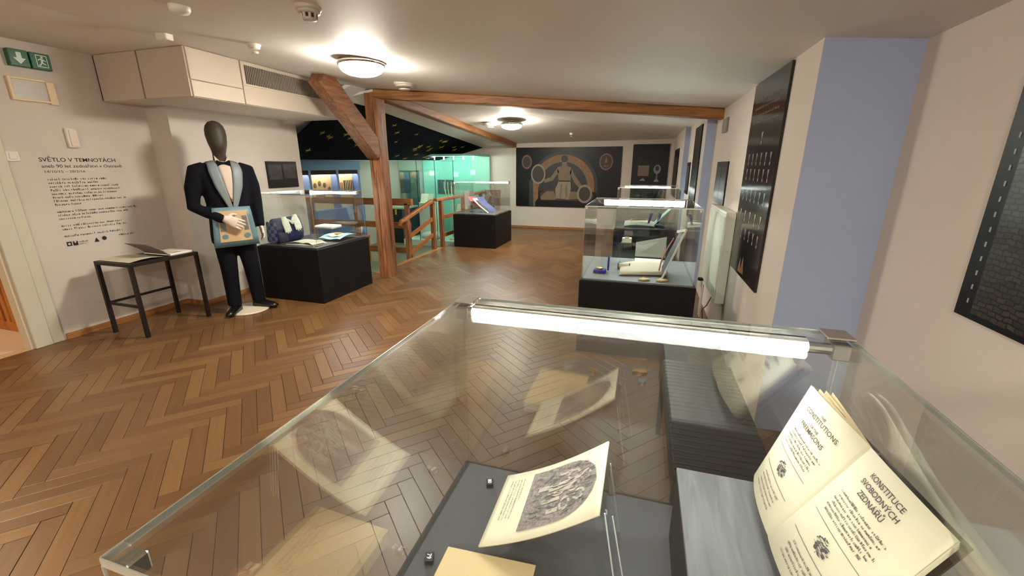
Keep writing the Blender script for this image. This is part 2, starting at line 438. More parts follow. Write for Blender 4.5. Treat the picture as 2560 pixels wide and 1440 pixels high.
pm.from_pydata([(-hx, -hy, -.006), (hx, -hy, -.006), (hx, hy, -.006), (-hx, hy, -.006), (-hx, -hy, -.001), (hx, -hy, -.001), (hx, hy, -.001), (-hx, hy, -.001), (-hx+.001, -hy+.001, 0), (hx-.001, -hy+.001, 0), (hx-.001, hy-.001, 0), (-hx+.001, hy-.001, 0)], [],
    [[0, 1, 5, 4], [1, 2, 6, 5], [2, 3, 7, 6], [3, 0, 4, 7], [4, 5, 9, 8], [5, 6, 10, 9], [6, 7, 11, 10], [7, 4, 8, 11], [8, 9, 10, 11]])
ul = pm.uv_layers.new(name='UVMap')
for lp in pm.loops:
    v = pm.vertices[lp.vertex_index].co; ul.data[lp.index].uv = (v.x+.24, v.y+.04)
pm.materials.append(PARQ)
for i, (zz, cx, cy, kind, c) in enumerate(whole):
    if i < 300:
        o = bpy.data.objects.new('plank', pm); COL.objects.link(o); o.parent = floor; o.location = (cx, cy, 0); o.rotation_euler = (0, 0, ang+(PI/2 if kind else 0))
    else:
        k0 = len(stuff.v); stuff.v += [Vector((p[0], p[1], 0)) for p in c]; stuff.f.append(list(range(k0, k0+len(c)))); stuff.uv += [(p[2], p[3]) for p in c]
me = bpy.data.meshes.new('plank'); me.from_pydata([tuple(v) for v in stuff.v], [], stuff.f)
ul = me.uv_layers.new(name='UVMap')
for i, u in enumerate(stuff.uv): ul.data[i].uv = u
me.materials.append(PARQ)
o = bpy.data.objects.new('plank', me); COL.objects.link(o); o.parent = floor; o['kind'] = 'stuff'

# lower floor of the alcove
struct('floor_lower', M().box((-6.2, 4.6, -.5), (-3.5, 10, -.35)), mat('lower_floor', (128, 132, 104), .5, var=.15, scale=3))
# walls
tw = M().box((-4.78, -3, -.1), (-4.7, .95, 2.44)).box((-4.78, .95, 2.06), (-4.7, 1.94, 2.44)).box((-4.78, 1.94, -.1), (-4.7, 4.8, 2.44))
wall_left = struct('wall_left', tw, WALL)
struct('wall_left_pier', M().box((-4.7, 3.18, -.01), (-4.42, 4.8, 2.0)), WALL)
struct('wall_alcove_front', M().box((-6.2, 4.6, -.4), (-4.85, 4.8, 2.3)), WALL)
struct('wall_alcove_left', M().box((-6.2, 4.8, -.4), (-6.1, 10.05, 1.8)), mat('alcove_wall', (196, 190, 178), .8, var=.04))
struct('wall_back', M().box((-6.2, 9.95, -.4), (.9, 10.1, 2.3)), WALL)
struct('wall_front', M().box((-4.85, -3.1, -.1), (1.3, -3, 2.44)), WALL)
struct('wall_right_recess', M().box((1.1, -3, -.1), (1.25, 2.43, 2.1)), WALL)
struct('wall_right_step', M().box((.722, 2.42, -.1), (1.1, 2.5, 2.1)), BLUE)
struct('wall_right_pier', M().box((.72, 2.421, -.1), (.9, 5.42, 2.1)), WALL)
struct('wall_right_middle', M().box((.63, 5.44, -.1), (.9, 7.3, 2.1)), WALL)
struct('trim_2', M().box((.625, 5.4, -.1), (.8, 5.44, 2.1)), BLUE)
struct('wall_right_far', M().box((.56, 7.34, -.1), (.9, 9.95, 2.1)), WALL)
struct('trim_3', M().box((.555, 7.3, -.1), (.8, 7.34, 2.1)), BLUE)
OAK = wood('oak_skirting', (130, 84, 40), (176, 122, 66), axis=1)
struct('baseboard_left', M().box((-4.7, 2.12, 0), (-4.685, 3.17, .05)).box((-4.7, 3.165, 0), (-4.41, 3.18, .05)).box((-4.42, 3.165, 0), (-4.405, 4.8, .05)), OAK)
struct('baseboard_back', M().box((-3.4, 9.935, 0), (.56, 9.95, .05)), OAK)
struct('trim_4', M().box((-3.53, 4.95, -.03), (-3.44, 9.93, .004)), OAK)
# doorway
CREAM = mat('door_frame_paint', (214, 200, 172), .5, var=.03)
d1 = struct('door_1', M().box((-4.79, 1.89, 0), (-4.70, 1.94, 2.05)).box((-4.79, .88, 0), (-4.70, .96, 2.05)).box((-4.79, .96, 1.98), (-4.70, 1.89, 2.06)), CREAM)
part('architrave', M().box((-4.70, 1.91, 0), (-4.675, 2.02, 2.13), .004).box((-4.70, 2.02, 0), (-4.685, 2.10, 2.13), .003), mat('architrave_paint', (206, 200, 180), .5, var=.03), d1)
part('threshold', M().box((-4.79, .96, -.004), (-4.70, 1.89, .003)), mat('threshold', (190, 160, 125), .5, var=.1), d1)
struct('floor_hall', M().box((-6.6, -1, -.1), (-4.78, 3.4, -.002)), mat('hall_floor', (212, 186, 160), .5, var=.05, scale=3))
struct('wall_hall', M().box((-6.7, -1, -.1), (-6.6, 3.4, 2.6)).box((-6.6, 3.3, -.1), (-4.78, 3.4, 2.6)).box((-6.6, -1.1, -.1), (-4.78, -1, 2.6)), WALL)
struct('ceiling_hall', M().box((-6.6, -1, 2.44), (-4.78, 3.4, 2.6)), CEIL)

# ------------------------------------------------------------ timber
t = thing('timber_post', 'upright brown timber post with drying cracks beside the railing', 'post', (-3.25, 4.87, 0))
part('shaft', M().obox((-3.25, 4.87, 0), (-3.25, 4.87, 2.3), .175, .175, (0, 1, 0), seg=14, jit=.0025, bev=.01), BEAMZ, t)
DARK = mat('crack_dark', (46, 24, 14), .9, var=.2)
for x0, y0, z0, ln in ((-3.25, 4.781, .1, 1.3), (-3.29, 4.781, 1.2, .7), (-3.161, 4.86, .3, .9), (-3.22, 4.781, 1.7, .5)):
    cr = M(); pts = [(x0+random.uniform(-.008, .008), y0, z0+ln*i/9) for i in range(10)]
    for i in range(9):
        a, b = Vector(pts[i]), Vector(pts[i+1]); wd = .004*math.sin(PI*(i+.5)/9)+.001
        cr.add([a+Vector((-wd, 0, 0)), a+Vector((wd, 0, 0)), b+Vector((wd, 0, 0)), b+Vector((-wd, 0, 0)), a+Vector((0, .004, 0)), b+Vector((0, .004, 0))], [[0, 1, 2, 3], [0, 4, 5, 3], [1, 2, 5, 4]])
    part('crack', cr, DARK, t)
br = thing('timber_brace', 'slanting brown timber brace leaning from post up to ceiling grille', 'brace', (-3.25, 3.95, 0))
part('strut', M().obox((-3.25, 3.92, 2.345), (-3.25, 4.80, 1.62), .16, .22, (0, 0, 1), seg=10, jit=.003, bev=.012), wood('brace_wood', (92, 56, 34), (136, 90, 56), axis=1), br)
part('peg', M().tube([(-3.335, 4.66, 1.73), (-3.345, 4.66, 1.73)], .012), DARK, br)
solo('tie_beam', M().obox((-3.2, 4.84, cz(-3.2)-.055), (.72, 5.02, cz(.72)-.045), .14, .10, seg=22, jit=.003, bev=.01), BEAMX, 'long orange-brown ceiling beam running from post to right wall', 'beam')
solo('ceiling_purlin', M().obox((-3.22, 4.95, 2.295), (-2.96, 9.9, 1.915), .13, .11, seg=18, jit=.003, bev=.01), BEAMY, 'narrow timber running away from post to corner of mural wall', 'beam')

# ------------------------------------------------------------ ceiling duct box
bx = thing('ventilation_box', 'white boxed air duct under the ceiling with long grille', 'duct', (-4.15, 2.84, 2.0))
DW = mat('duct_panel_paint', (200, 187, 171), .55, var=.03)
part('casing', M().box((-4.7, 2.86, 2.0), (-3.63, 4.72, 2.38)), DW, bx)
for x0, x1 in ((-4.68, -4.172), (-4.152, -3.625)): part('front_panel', M().box((x0, 2.838, 2.005), (x1, 2.86, 2.378), .003), DW, bx)
part('seam', M().box((-4.172, 2.85, 2.01), (-4.152, 2.862, 2.375)).box((-4.70, 2.845, 2.01), (-4.68, 2.862, 2.375)), DARK, bx)
part('side_panel', M().box((-3.63, 2.85, 2.135), (-3.61, 3.335, 2.375), .003), DW, bx)
part('side_panel', M().box((-3.63, 2.85, 2.005), (-3.61, 3.335, 2.13), .003), DW, bx)
part('side_panel', M().box((-3.63, 3.345, 2.005), (-3.61, 4.70, 2.17), .003), DW, bx)
gm = M().box((-3.63, 3.345, 2.345), (-3.608, 4.70, 2.375)).box((-3.63, 3.345, 2.17), (-3.608, 4.70, 2.185)).box((-3.63, 3.345, 2.185), (-3.608, 3.375, 2.345)).box((-3.63, 4.66, 2.185), (-3.608, 4.70, 2.345))
gr = part('grille', gm, DW, bx)
part('backing', M().box((-3.632, 3.375, 2.185), (-3.628, 4.66, 2.345)), DARK, gr)
sm = M()
for i in range(64):
    y = 3.38+i*.02; sm.box((-3.628, y, 2.185), (-3.612, y+.0055, 2.345))
part('fin', sm, mat('fin_paint', (150, 140, 126), .5), gr, kind='stuff')

# ------------------------------------------------------------ ceiling lamps
def dome(x, y, z, label):
    t = thing('ceiling_lamp', label, 'lamp', (x, y, z-.11), 0, 'glowing ceiling domes')
    part('rim', M().lathe((x, y), [(.175, z+.01), (.185, z-.01), (.182, z-.028), (.16, z-.03)]), CHROME, t, smooth=True)
    part('diffuser', M().lathe((x, y), [(.172, z-.028), (.168, z-.05), (.15, z-.072), (.115, z-.09), (.06, z-.102), (.01, z-.105)]), emis('dome_light', WARM, LAMP), t, smooth=True)
    return t
dome(-2.24, 3.22, cz(-2.24)-.012, 'glowing white ceiling dome nearest the air grille')
dome(-2.18, 7.15, 2.135, 'glowing white ceiling dome beyond the long beam')
for (x, y) in ((-2.2, -.9), (.1, -.9)): dome(x, y, cz(x)-.012, 'added unseen fill dome behind the '+('left part of the room' if x < -1 else 'near showcase'))  # unseen domes added behind the camera as fill for the room
hl = thing('hall_lamp', 'small glowing lamp on the hall ceiling beyond the doorway', 'lamp', (-5.6, 1.4, 2.35))
part('diffuser', M().lathe((-5.6, 1.4), [(.13, 2.43), (.12, 2.39), (.07, 2.36), (.01, 2.35)]), emis('hall_light', (1, .74, .48), 20), hl, smooth=True)
# smoke detectors and small ceiling boxes
DETM = mat('detector_plastic', (190, 180, 168), .4, var=.04)
def detector(x, y, z, r, label, vents=True, mt=DETM):
    t = thing('smoke_detector', label, 'detector', (x, y, z-.06))
    part('base_ring', M().lathe((x, y), [(r, z+.008), (r, z-.012), (r*.9, z-.02)]), mt, t, smooth=True)
    part('dome', M().lathe((x, y), [(r*.86, z-.018), (r*.84, z-.03), (r*.6, z-.034)]), mt, t, smooth=True)
    part('sensor_head', M().lathe((x, y), [(r*.55, z-.052), (r*.5, z-.062), (.005, z-.064)]), mt, t, smooth=True)
    if vents:
        part('vent_gap', M().lathe((x, y), [(r*.5, z-.03), (r*.48, z-.056)]), DARK, t)
        rb = M()
        for k in range(8):
            a = 2*PI*k/8; rb.obox((x+r*.56*math.cos(a), y+r*.56*math.sin(a), z-.03), (x+r*.53*math.cos(a), y+r*.53*math.sin(a), z-.056), .006, .012, (1, 0, .1))
        part('rib', rb, mt, t)
detector(-1.66, 1.99, cz(-1.66), .062, 'round smoke detector with dark vents at the top edge of view')
detector(-2.82, 2.76, cz(-2.82), .045, 'small round white detector between grille and nearest glowing dome', vents=False, mt=WHITEP)
detector(-2.49, 4.3, cz(-2.49), .11, 'wide shallow white disc beside the nearest glowing dome', vents=False)
detector(-2.62, 7.3, 2.15, .13, 'wide white ceiling disc left of the far glowing dome', vents=False, mt=WHITEP)
detector(-1.42, 8.65, 2.062, .035, 'tiny white sensor on ceiling before the rainbow mural', vents=False, mt=WHITEP)
solo('ceiling_sensor', M().box((-3.43, 2.5, cz(-3.4)-.045), (-3.33, 2.56, cz(-3.4)+.01), .006), WHITEP, 'small white rectangular motion sensor by the duct corner', 'sensor')
solo('ceiling_socket', M().lathe((-2.48, 1.97), [(.05, cz(-2.48)+.008), (.05, cz(-2.48)-.02), (.04, cz(-2.48)-.035), (.005, cz(-2.48)-.04)]), WHITEP, 'pale round fitting with a bright rim left of the vented detector', 'fitting', smooth=True)
detector(-4.35, 2.0, 2.38, .1, 'wide shallow disc at the far left edge of the ceiling', vents=False)

# ------------------------------------------------------------ left wall: sign, panel, switch, text
SX = -4.7
def wsheet(y, z, x=SX): return Sheet((x, y, z), (0, 1, 0), (0, 0, 1))
GREEN = mat('exit_green', (24, 92, 62), .35, var=.05); SWHITE = mat('sign_white', (205, 225, 212), .4, var=.03)
sg = thing('emergency_exit_sign', 'green emergency exit sign with arrow and running figure', 'sign', (SX+.03, 2.39, 2.19))
part('body', M().box((SX, 2.27, 2.185), (SX+.05, 2.385, 2.305), .004), GREEN, sg); part('body', M().box((SX, 2.395, 2.185), (SX+.05, 2.515, 2.305), .004), GREEN, sg)
s = Sheet((SX+.0505, 2.27, 2.185), (0, 1, 0), (0, 0, 1)); pm_ = M()
s.poly(pm_, [(.043, .1), (.073, .1), (.073, .06), (.095, .06), (.058, .018), (.021, .06), (.043, .06)])
part('arrow', pm_, SWHITE, sg)
pm_ = M(); o_ = .125
s.rect(pm_, o_+.03, .018, o_+.1, .024); s.rect(pm_, o_+.03, .018, o_+.035, .104); s.rect(pm_, o_+.095, .018, o_+.1, .104); s.rect(pm_, o_+.03, .1, o_+.1, .106)
s.disc(pm_, o_+.068, .09, .008)
s.poly(pm_, [(o_+.06, .082), (o_+.075, .078), (o_+.07, .05), (o_+.058, .052)]); s.poly(pm_, [(o_+.07, .052), (o_+.088, .042), (o_+.085, .036), (o_+.062, .046)])
s.poly(pm_, [(o_+.058, .054), (o_+.064, .048), (o_+.052, .028), (o_+.04, .028), (o_+.04, .034), (o_+.049, .036)])
s.poly(pm_, [(o_+.074, .078), (o_+.09, .068), (o_+.088, .062), (o_+.072, .07)]); s.poly(pm_, [(o_+.06, .082), (o_+.044, .074), (o_+.04, .064), (o_+.046, .064), (o_+.05, .07), (o_+.062, .075)])
part('running_figure', pm_, SWHITE, sg)
fp = thing('wall_display', 'pale grey rectangular panel in cream frame below exit sign', 'panel', (SX+.02, 2.35, 1.94))
part('face', M().box((SX, 2.255, 1.955), (SX+.015, 2.46, 2.095)), mat('panel_grey', (176, 166, 154), .35, var=.04), fp)
CFR = mat('panel_frame', (228, 204, 166), .5, var=.05)
for a, b in (((2.235, 1.94), (2.255, 2.11)), ((2.46, 1.93), (2.51, 2.10)), ((2.255, 2.095), (2.46, 2.11)), ((2.255, 1.94), (2.46, 1.955))):
    part('frame', M().box((SX, a[0], a[1]), (SX+.025, b[0], b[1]), .002), CFR, fp)
ic = thing('door_chime', 'slim white upright box above the dark wall lettering', 'chime', (SX+.02, 2.54, 1.6))
part('housing', M().box((SX, 2.5, 1.6), (SX+.03, 2.575, 1.755), .005), WHITEP, ic)
part('cover', M().box((SX+.03, 2.515, 1.61), (SX+.038, 2.57, 1.745), .003), mat('warm_white', (222, 206, 186), .3), ic)
sw = thing('light_switch', 'white wall switch plate beside the doorway frame', 'switch', (SX+.01, 2.14, 1.48))
part('plate', M().box((SX, 2.1, 1.485), (SX+.012, 2.175, 1.56), .003), WHITEP, sw)
part('rocker', M().box((SX+.012, 2.115, 1.5), (SX+.02, 2.16, 1.545), .003), WHITEP, sw)
wt = thing('wall_lettering', 'black exhibition title and grey text lettered on white wall', 'lettering', (SX+.003, 2.55, .79))
s = wsheet(0, 0, SX+.001)
m_ = M(); s.text(m_, 'SVĚTLO V TEMNOTÁCH', 2.285, 1.485, .044, bold=.0003, width=.535); part('title', m_, INKB, wt)
m_ = M(); s.text(m_, 'aneb 90 let zednářství v Ostravě', 2.29, 1.437, .036, bold=.0002, width=.57); part('subtitle', m_, INK, wt)
m_ = M(); s.text(m_, '14/10/15 – 28/2/16', 2.295, 1.395, .028, width=.27); part('dates', m_, INK, wt)
m_ = M(); z = 1.335
for wds in (.41, .34, .5, .5, .46, .35, .53, .17, 0, .6, .52, .22, 0, .45, .48, 0, .43):
    if wds: s.line(m_, 2.305, 2.305+wds, z, .021)
    z -= .0295
part('body_text', m_, INKG, wt)
m_ = M(); s.rect(m_, 2.305, .785, 2.34, .822); s.rect(m_, 2.348, .785, 2.383, .822); s.disc(m_, 2.58, .815, .018); s.poly(m_, [(2.50, .79), (2.54, .79), (2.52, .83)])
part('logo', m_, INKB, wt)
m_ = M(); s.disc(m_, 2.322, .803, .009, .0015); s.poly(m_, [(2.355, .82), (2.376, .82), (2.3655, .803)], .0015); part('logo_cutout', m_, WALL, wt)
m_ = M(); s.line(m_, 2.39, 2.46, .806, .013); s.line(m_, 2.39, 2.45, .79, .01); s.line(m_, 2.7, 2.83, .82, .02); part('logo_text', m_, INKG, wt)

# hall seen through the doorway: slatted wooden screen
sc = thing('slatted_screen', 'orange wooden slatted screen seen through the doorway', 'screen', (-5.5, 2.15, 0))
HW = wood('hall_wood', (160, 92, 34), (206, 134, 58), axis=2)
for i in range(16):
    x = -4.86-i*.085; part('slat', M().box((x-.05, 2.12, .07), (x, 2.16, 1.5)), HW, sc)
part('rail', M().box((-6.25, 2.10, 0), (-4.82, 2.2, .07)), HW, sc); part('rail', M().box((-6.25, 2.12, 1.5), (-4.82, 2.2, 1.57)), HW, sc)
part('backing', M().box((-6.25, 2.2, .05), (-4.82, 2.215, 1.5)), mat('shadow_brown', (96, 52, 22), .7), sc)  # dark sheet added as the shade in the gaps between slats

# ------------------------------------------------------------ wall photos and posters
PBLK = mat('poster_black', (8, 7, 8), .4, var=.2, scale=3, spec=.3)
PIX = mat('photo_tone', (70, 62, 60), .3, scale=14, rgb2=(28, 24, 26))
PIXL = mat('photo_light', (118, 104, 96), .3, scale=20, rgb2=(60, 52, 52))
OR = mat('print_orange', (150, 92, 44), .5, scale=18, rgb2=(112, 74, 42)); TQ = mat('print_teal', (96, 134, 138), .5, var=.2); TAN = mat('print_tan', (118, 98, 74), .5, var=.25, scale=18)
SLT = mat('print_slate', (30, 40, 46), .5, var=.2); PALE = mat('print_pale', (138, 126, 106), .5, var=.22, scale=25); BRN = mat('print_brown', (52, 36, 28), .5, var=.2); MID = mat('print_dark', (36, 28, 26), .5, scale=12, rgb2=(16, 18, 24))
ph = thing('wall_photograph', 'small dark double-page photograph above bag showcase', 'picture', (-4.41, 4.46, 1.18))
part('board', M().box((-4.42, 4.22, 1.185), (-4.405, 4.70, 1.505), .001), PBLK, ph)
s = Sheet((-4.405, 4.22, 1.185), (0, 1, 0), (0, 0, 1)); m_ = M(); s.rect(m_, .02, .1, .225, .28); s.rect(m_, .255, .11, .46, .29); part('page', m_, PIX, ph)
m_ = M()
for k in range(9): s.line(m_, .035, .21, .115+k*.017, .008, .002); s.line(m_, .27, .445, .125+k*.017, .008, .002)
part('print', m_, PIXL, ph)
# right wall, near recess
bp_ = thing('masonry_poster', 'large black poster with printed stone blocks on near right wall', 'poster', (1.09, 1.3, .95))
part('board', M().box((1.085, .75, .955), (1.1, 1.795, 1.98), .001), PBLK, bp_)
s = Sheet((1.085, 1.795, .955), (0, -1, 0), (0, 0, 1)); m_ = M(); s.rect(m_, .075, .02, 1.0, .92)
STN = bpy.data.materials.new('printed_stones'); STN.use_nodes = True; nt = STN.node_tree; b = nt.nodes['Principled BSDF']; b.inputs['Roughness'].default_value = .3
tc = nt.nodes.new('ShaderNodeTexCoord'); mp = nt.nodes.new('ShaderNodeMapping'); mp.inputs['Rotation'].default_value = (0, R(-90), R(90)); bk = nt.nodes.new('ShaderNodeTexBrick')
sx_ = nt.nodes.new('ShaderNodeSeparateXYZ'); cx_ = nt.nodes.new('ShaderNodeCombineXYZ')
nt.links.new(tc.outputs['Object'], sx_.inputs[0]); nt.links.new(sx_.outputs['Y'], cx_.inputs['X']); nt.links.new(sx_.outputs['Z'], cx_.inputs['Y'])
nz = nt.nodes.new('ShaderNodeTexNoise'); nz.inputs['Scale'].default_value = 25; mxn = nt.nodes.new('ShaderNodeMixRGB'); mxn.inputs[0].default_value = .02
nt.links.new(cx_.outputs[0], mxn.inputs[1]); nt.links.new(nz.outputs['Color'], mxn.inputs[2]); nt.links.new(mxn.outputs[0], bk.inputs['Vector']); nt.links.new(tc.outputs['Object'], nz.inputs['Vector'])
bk.inputs['Scale'].default_value = 13; bk.inputs['Mortar Size'].default_value = .03; bk.inputs['Color1'].default_value = (*lin((66, 60, 52)), 1); bk.inputs['Color2'].default_value = (*lin((46, 42, 37)), 1); bk.inputs['Mortar'].default_value = (*lin((20, 18, 16)), 1)
bk.inputs['Brick Width'].default_value = .42; bk.inputs['Row Height'].default_value = .22
nt.links.new(bk.outputs['Color'], b.inputs['Base Color'])
part('printed_stones', m_, STN, bp_)
m_ = M()
for k in range(18): s.rect(m_, .045, .05+k*.048, .053, .066+k*.048)
part('printed_marks', m_, mat('mark_grey', (150, 150, 130), .5), bp_)
m_ = M(); s.rect(m_, .32, .3, .9, .315, .0015); s.rect(m_, .2, .5, .7, .512, .0015); s.rect(m_, .4, .72, .95, .735, .0015); part('printed_shadow', m_, BLACK, bp_)
# poster A on pier wall
pa = thing('regalia_poster', 'tall glossy dark poster with rows of small medals beside blue step', 'poster', (.71, 3.2, .7))
part('board', M().box((.705, 2.8, .70), (.72, 3.6, 1.99), .001), mat('poster_gloss', (44, 38, 36), .12, scale=1.2, rgb2=(22, 21, 24)), pa)
s = Sheet((.705, 3.6, .70), (0, -1, 0), (0, 0, 1))
m_ = M(); [s.line(m_, .1, .68, 1.16-k*.045, .018) for k in range(4)]; part('printed_text', m_, mat('text_brown', (88, 72, 60), .4), pa)
mm = {0: M(), 1: M(), 2: M()}
for rr, (z, n_) in enumerate(((.93, 1), (.80, 6), (.70, 6), (.56, 6), (.42, 5), (.30, 6))):
    for k in range(n_):
        u = .4 if n_ == 1 else .12+k*.56/(n_-1); h = mm[(k*3+rr) % 3]
        s.poly(h, [(u-.018, z+.03), (u+.018, z+.03), (u+.006, z-.01), (u, z-.03), (u-.006, z-.01)]); s.disc(h, u, z-.035, .012)
part('printed_medal', mm[0], TQ, pa); part('printed_medal', mm[1], TAN, pa); part('printed_medal', mm[2], OR, pa)
m_ = M(); s.poly(m_, [(.28, .02), (.32, .13), (.36, .05), (.40, .15), (.46, .03)]); part('printed_flame', m_, OR, pa)
# photo by radiator
pb = thing('radiator_photograph', 'small dark photograph strip on right wall above radiator', 'picture', (.71, 4.6, 1.06))
part('board', M().box((.708, 4.3, 1.1), (.72, 4.9, 1.49), .001), PBLK, pb)
s = Sheet((.708, 4.9, 1.1), (0, -1, 0), (0, 0, 1)); m_ = M(); s.rect(m_, .03, .05, .28, .34); s.rect(m_, .31, .05, .57, .34); part('page', m_, PIX, pb)
solo('wall_vent', M().box((.70, 4.62, 1.76), (.72, 4.85, 1.89), .003), mat('vent_grey', (140, 136, 126), .5, var=.3, scale=120), 'small grey square vent high beside end of the long beam', 'vent')
# W2 posters
pc = thing('tall_dark_poster', 'tall dark poster beyond the second blue strip', 'poster', (.62, 6.1, .9))
part('board', M().box((.615, 5.75, .78), (.63, 6.45, 1.93), .001), PBLK, pc)
s = Sheet((.615, 6.45, .78), (0, -1, 0), (0, 0, 1)); m_ = M(); [s.line(m_, .1, .6, 1.0-k*.05, .02) for k in range(4)]; part('printed_text', m_, TAN, pc)
pd = thing('narrow_photograph', 'narrow dark photograph left of the tall far poster', 'picture', (.62, 6.9, 1.0))
part('board', M().box((.615, 6.75, 1.05), (.63, 7.15, 1.5), .001), PBLK, pd)
s = Sheet((.615, 7.15, 1.05), (0, -1, 0), (0, 0, 1)); m_ = M(); s.rect(m_, .03, .05, .37, .4); part('page', m_, PIX, pd)
pe = thing('thin_dark_banner', 'thin dark banner on right wall nearest the mural wall', 'poster', (.55, 8.6, .9))
part('board', M().box((.548, 8.2, .9), (.56, 9.3, 1.75), .001), PBLK, pe)
s = Sheet((.548, 9.3, .9), (0, -1, 0), (0, 0, 1)); m_ = M(); s.rect(m_, .1, .1, 1.0, .7); part('page', m_, PIX, pe)
# mural on the far wall
mu = thing('rainbow_mural', 'wide black mural with seated pale figure under orange rainbow arch', 'mural', (-1.7, 9.93, .52))
MW, MH = 2.42, 1.34
part('board', M().box((-2.915, 9.925, .52), (-2.915+MW, 9.95, .52+MH), .001), PBLK, mu)
s = Sheet((-2.915, 9.925, .52), (1, 0, 0), (0, 0, 1))
def U(cx): return (cx-180)/(1700-180)*MW
def V(cy): return (1-(cy-190)/(1025-190))*MH
ku = MW/1520; kv = MH/835
def arc(r0, r1, mt, a0=-8, a1=180): m_ = M(); s.ring(m_, U(890), V(740), r0*ku, r1*ku, a0, a1, .001, kv/ku*.99, 48); part('printed_arch', m_, mt, mu)
m_ = M(); s.ring(m_, U(890), V(740), .01, 400*ku, -15, 190, .0008, kv/ku, 40); part('printed_ground', m_, MID, mu)
arc(455, 500, SLT); arc(395, 455, OR); arc(355, 395, TAN)
def pl(name, mt, polys, h=.002):
    m_ = M()
    for q in polys: s.poly(m_, [(U(a), V(b)) for a, b in q], h)
    part(name, m_, mt, mu)
pl('printed_cloud', BRN, [[(550, 830), (640, 770), (780, 760), (1120, 790), (1300, 800), (1350, 860), (1300, 930), (560, 930)]])
pl('printed_cloud', TAN, [[(560, 880), (650, 800), (760, 800), (800, 920), (570, 925)], [(960, 800), (1100, 800), (1120, 900), (940, 920)]], .0025)
pl('printed_robe', PALE, [[(830, 650), (1000, 650), (1010, 760), (980, 910), (790, 900), (780, 770)]], .003)
pl('printed_fold', TAN, [[(860, 700), (880, 700), (870, 890), (850, 890)], [(930, 720), (950, 700), (960, 880), (935, 890)]], .0035)
pl('printed_body', TAN, [[(800, 470), (860, 440), (940, 440), (1010, 470), (1000, 660), (830, 660)], [(800, 475), (830, 530), (740, 650), (620, 680), (600, 640), (710, 600)], [(1010, 470), (1050, 560), (1150, 690), (1180, 730), (1140, 760), (1060, 680), (985, 540)], [(870, 360), (900, 340), (935, 350), (940, 440), (870, 440)]], .003)
m_ = M(); s.disc(m_, U(905), V(345), 50*ku, .0035); part('printed_hair', m_, MID, mu)
pl('printed_column', SLT, [[(385, 650), (450, 640), (470, 1020), (390, 1020)]]); pl('printed_column', TAN, [[(440, 640), (470, 640), (480, 1020), (455, 1020)]], .0025); pl('printed_flame', OR, [[(465, 660), (520, 700), (525, 900), (480, 960)]], .003)
m_ = M(); s.ring(m_, U(520), V(560), 88*ku, 108*ku, 0, 360, .004, kv/ku*1.3); s.ring(m_, U(1210), V(830), 82*ku, 108*ku, 0, 360, .004, kv/ku*1.2); part('printed_halo', m_, PALE, mu)
m_ = M(); s.disc(m_, U(520), V(560), 86*ku, .003, 1.3); s.disc(m_, U(1210), V(830), 84*ku, .003, 1.2); part('printed_disc', m_, BRN, mu)
m_ = M(); s.disc(m_, U(345), V(390), 80*ku, .001, 1.3); s.disc(m_, U(1490), V(390), 98*ku, .001, 1.2); part('printed_medallion', m_, BRN, mu)
m_ = M(); s.ring(m_, U(1490), V(390), 78*ku, 92*ku, 0, 360, .002, 1.2); s.poly(m_, [(U(1490), V(310)), (U(1510), V(400)), (U(1470), V(400))], .002); s.poly(m_, [(U(1450), V(440)), (U(1530), V(440)), (U(1520), V(455)), (U(1460), V(455))], .002); s.ring(m_, U(345), V(390), 60*ku, 74*ku, 0, 360, .002, 1.3); part('printed_ornament', m_, mat('print_rust', (122, 84, 60), .5), mu)
fp2 = thing('goblet_poster', 'square black poster with goblets right of the rainbow mural', 'poster', (.1, 9.93, .6))
part('board', M().box((-.27, 9.925, .62), (.48, 9.95, 1.9), .001), PBLK, fp2)
s = Sheet((-.27, 9.925, .62), (1, 0, 0), (0, 0, 1))
m_ = M(); s.rect(m_, .13, .62, .36, .84); part('printed_scroll', m_, TAN, fp2)
m_ = M(); s.disc(m_, .53, .76, .075, .001, 1.3); s.rect(m_, .52, .55, .54, .68); s.poly(m_, [(.47, .5), (.59, .5), (.54, .57), (.52, .57)]); s.poly(m_, [(.17, .52), (.25, .58), (.3, .52)]); part('printed_goblet', m_, mat('print_silver', (130, 128, 136), .5, var=.3), fp2)
m_ = M(); s.disc(m_, .53, .78, .04, .002, 1.3); part('printed_mark', m_, MID, fp2)
m_ = M(); [s.line(m_, .18, .6, 1.15-k*.05, .02) for k in range(3)]; part('printed_text', m_, BRN, fp2)

# ------------------------------------------------------------ radiator
rd = thing('wall_radiator', 'white panel radiator on the right wall below small photograph', 'radiator', (.67, 4.1, .3))
RW = mat('radiator_enamel', (226, 228, 214), .35, var=.03)
part('panel', M().box((.645, 3.68, .35), (.66, 4.5, 1.09), .004), RW, rd)
rf = M()
for k in range(24): rf.box((.638, 3.70+k*.0335, .38), (.646, 3.716+k*.0335, 1.06), .002)
part('rib', rf, RW, rd, kind='stuff')
part('top_grille', M().box((.645, 3.68, 1.085), (.715, 4.5, 1.10), .003), RW, rd)
part('side_cover', M().box((.645, 4.49, .35), (.715, 4.505, 1.09)), RW, rd); part('side_cover', M().box((.645, 3.675, .35), (.715, 3.69, 1.09)), RW, rd)
va = part('valve', M().tube([(.62, 4.4, .30), (.62, 4.4, .36)], .022, 14), WHITEP, rd, label='white thermostat head')
part('collar', M().tube([(.62, 4.4, .36), (.62, 4.4, .385)], .026, 14), BLACK, va)
part('pipe', M().tube([(.64, 4.4, 0), (.64, 4.4, .3)], .008).tube([(.64, 4.33, 0), (.64, 4.33, .34)], .008), WHITEP, rd)
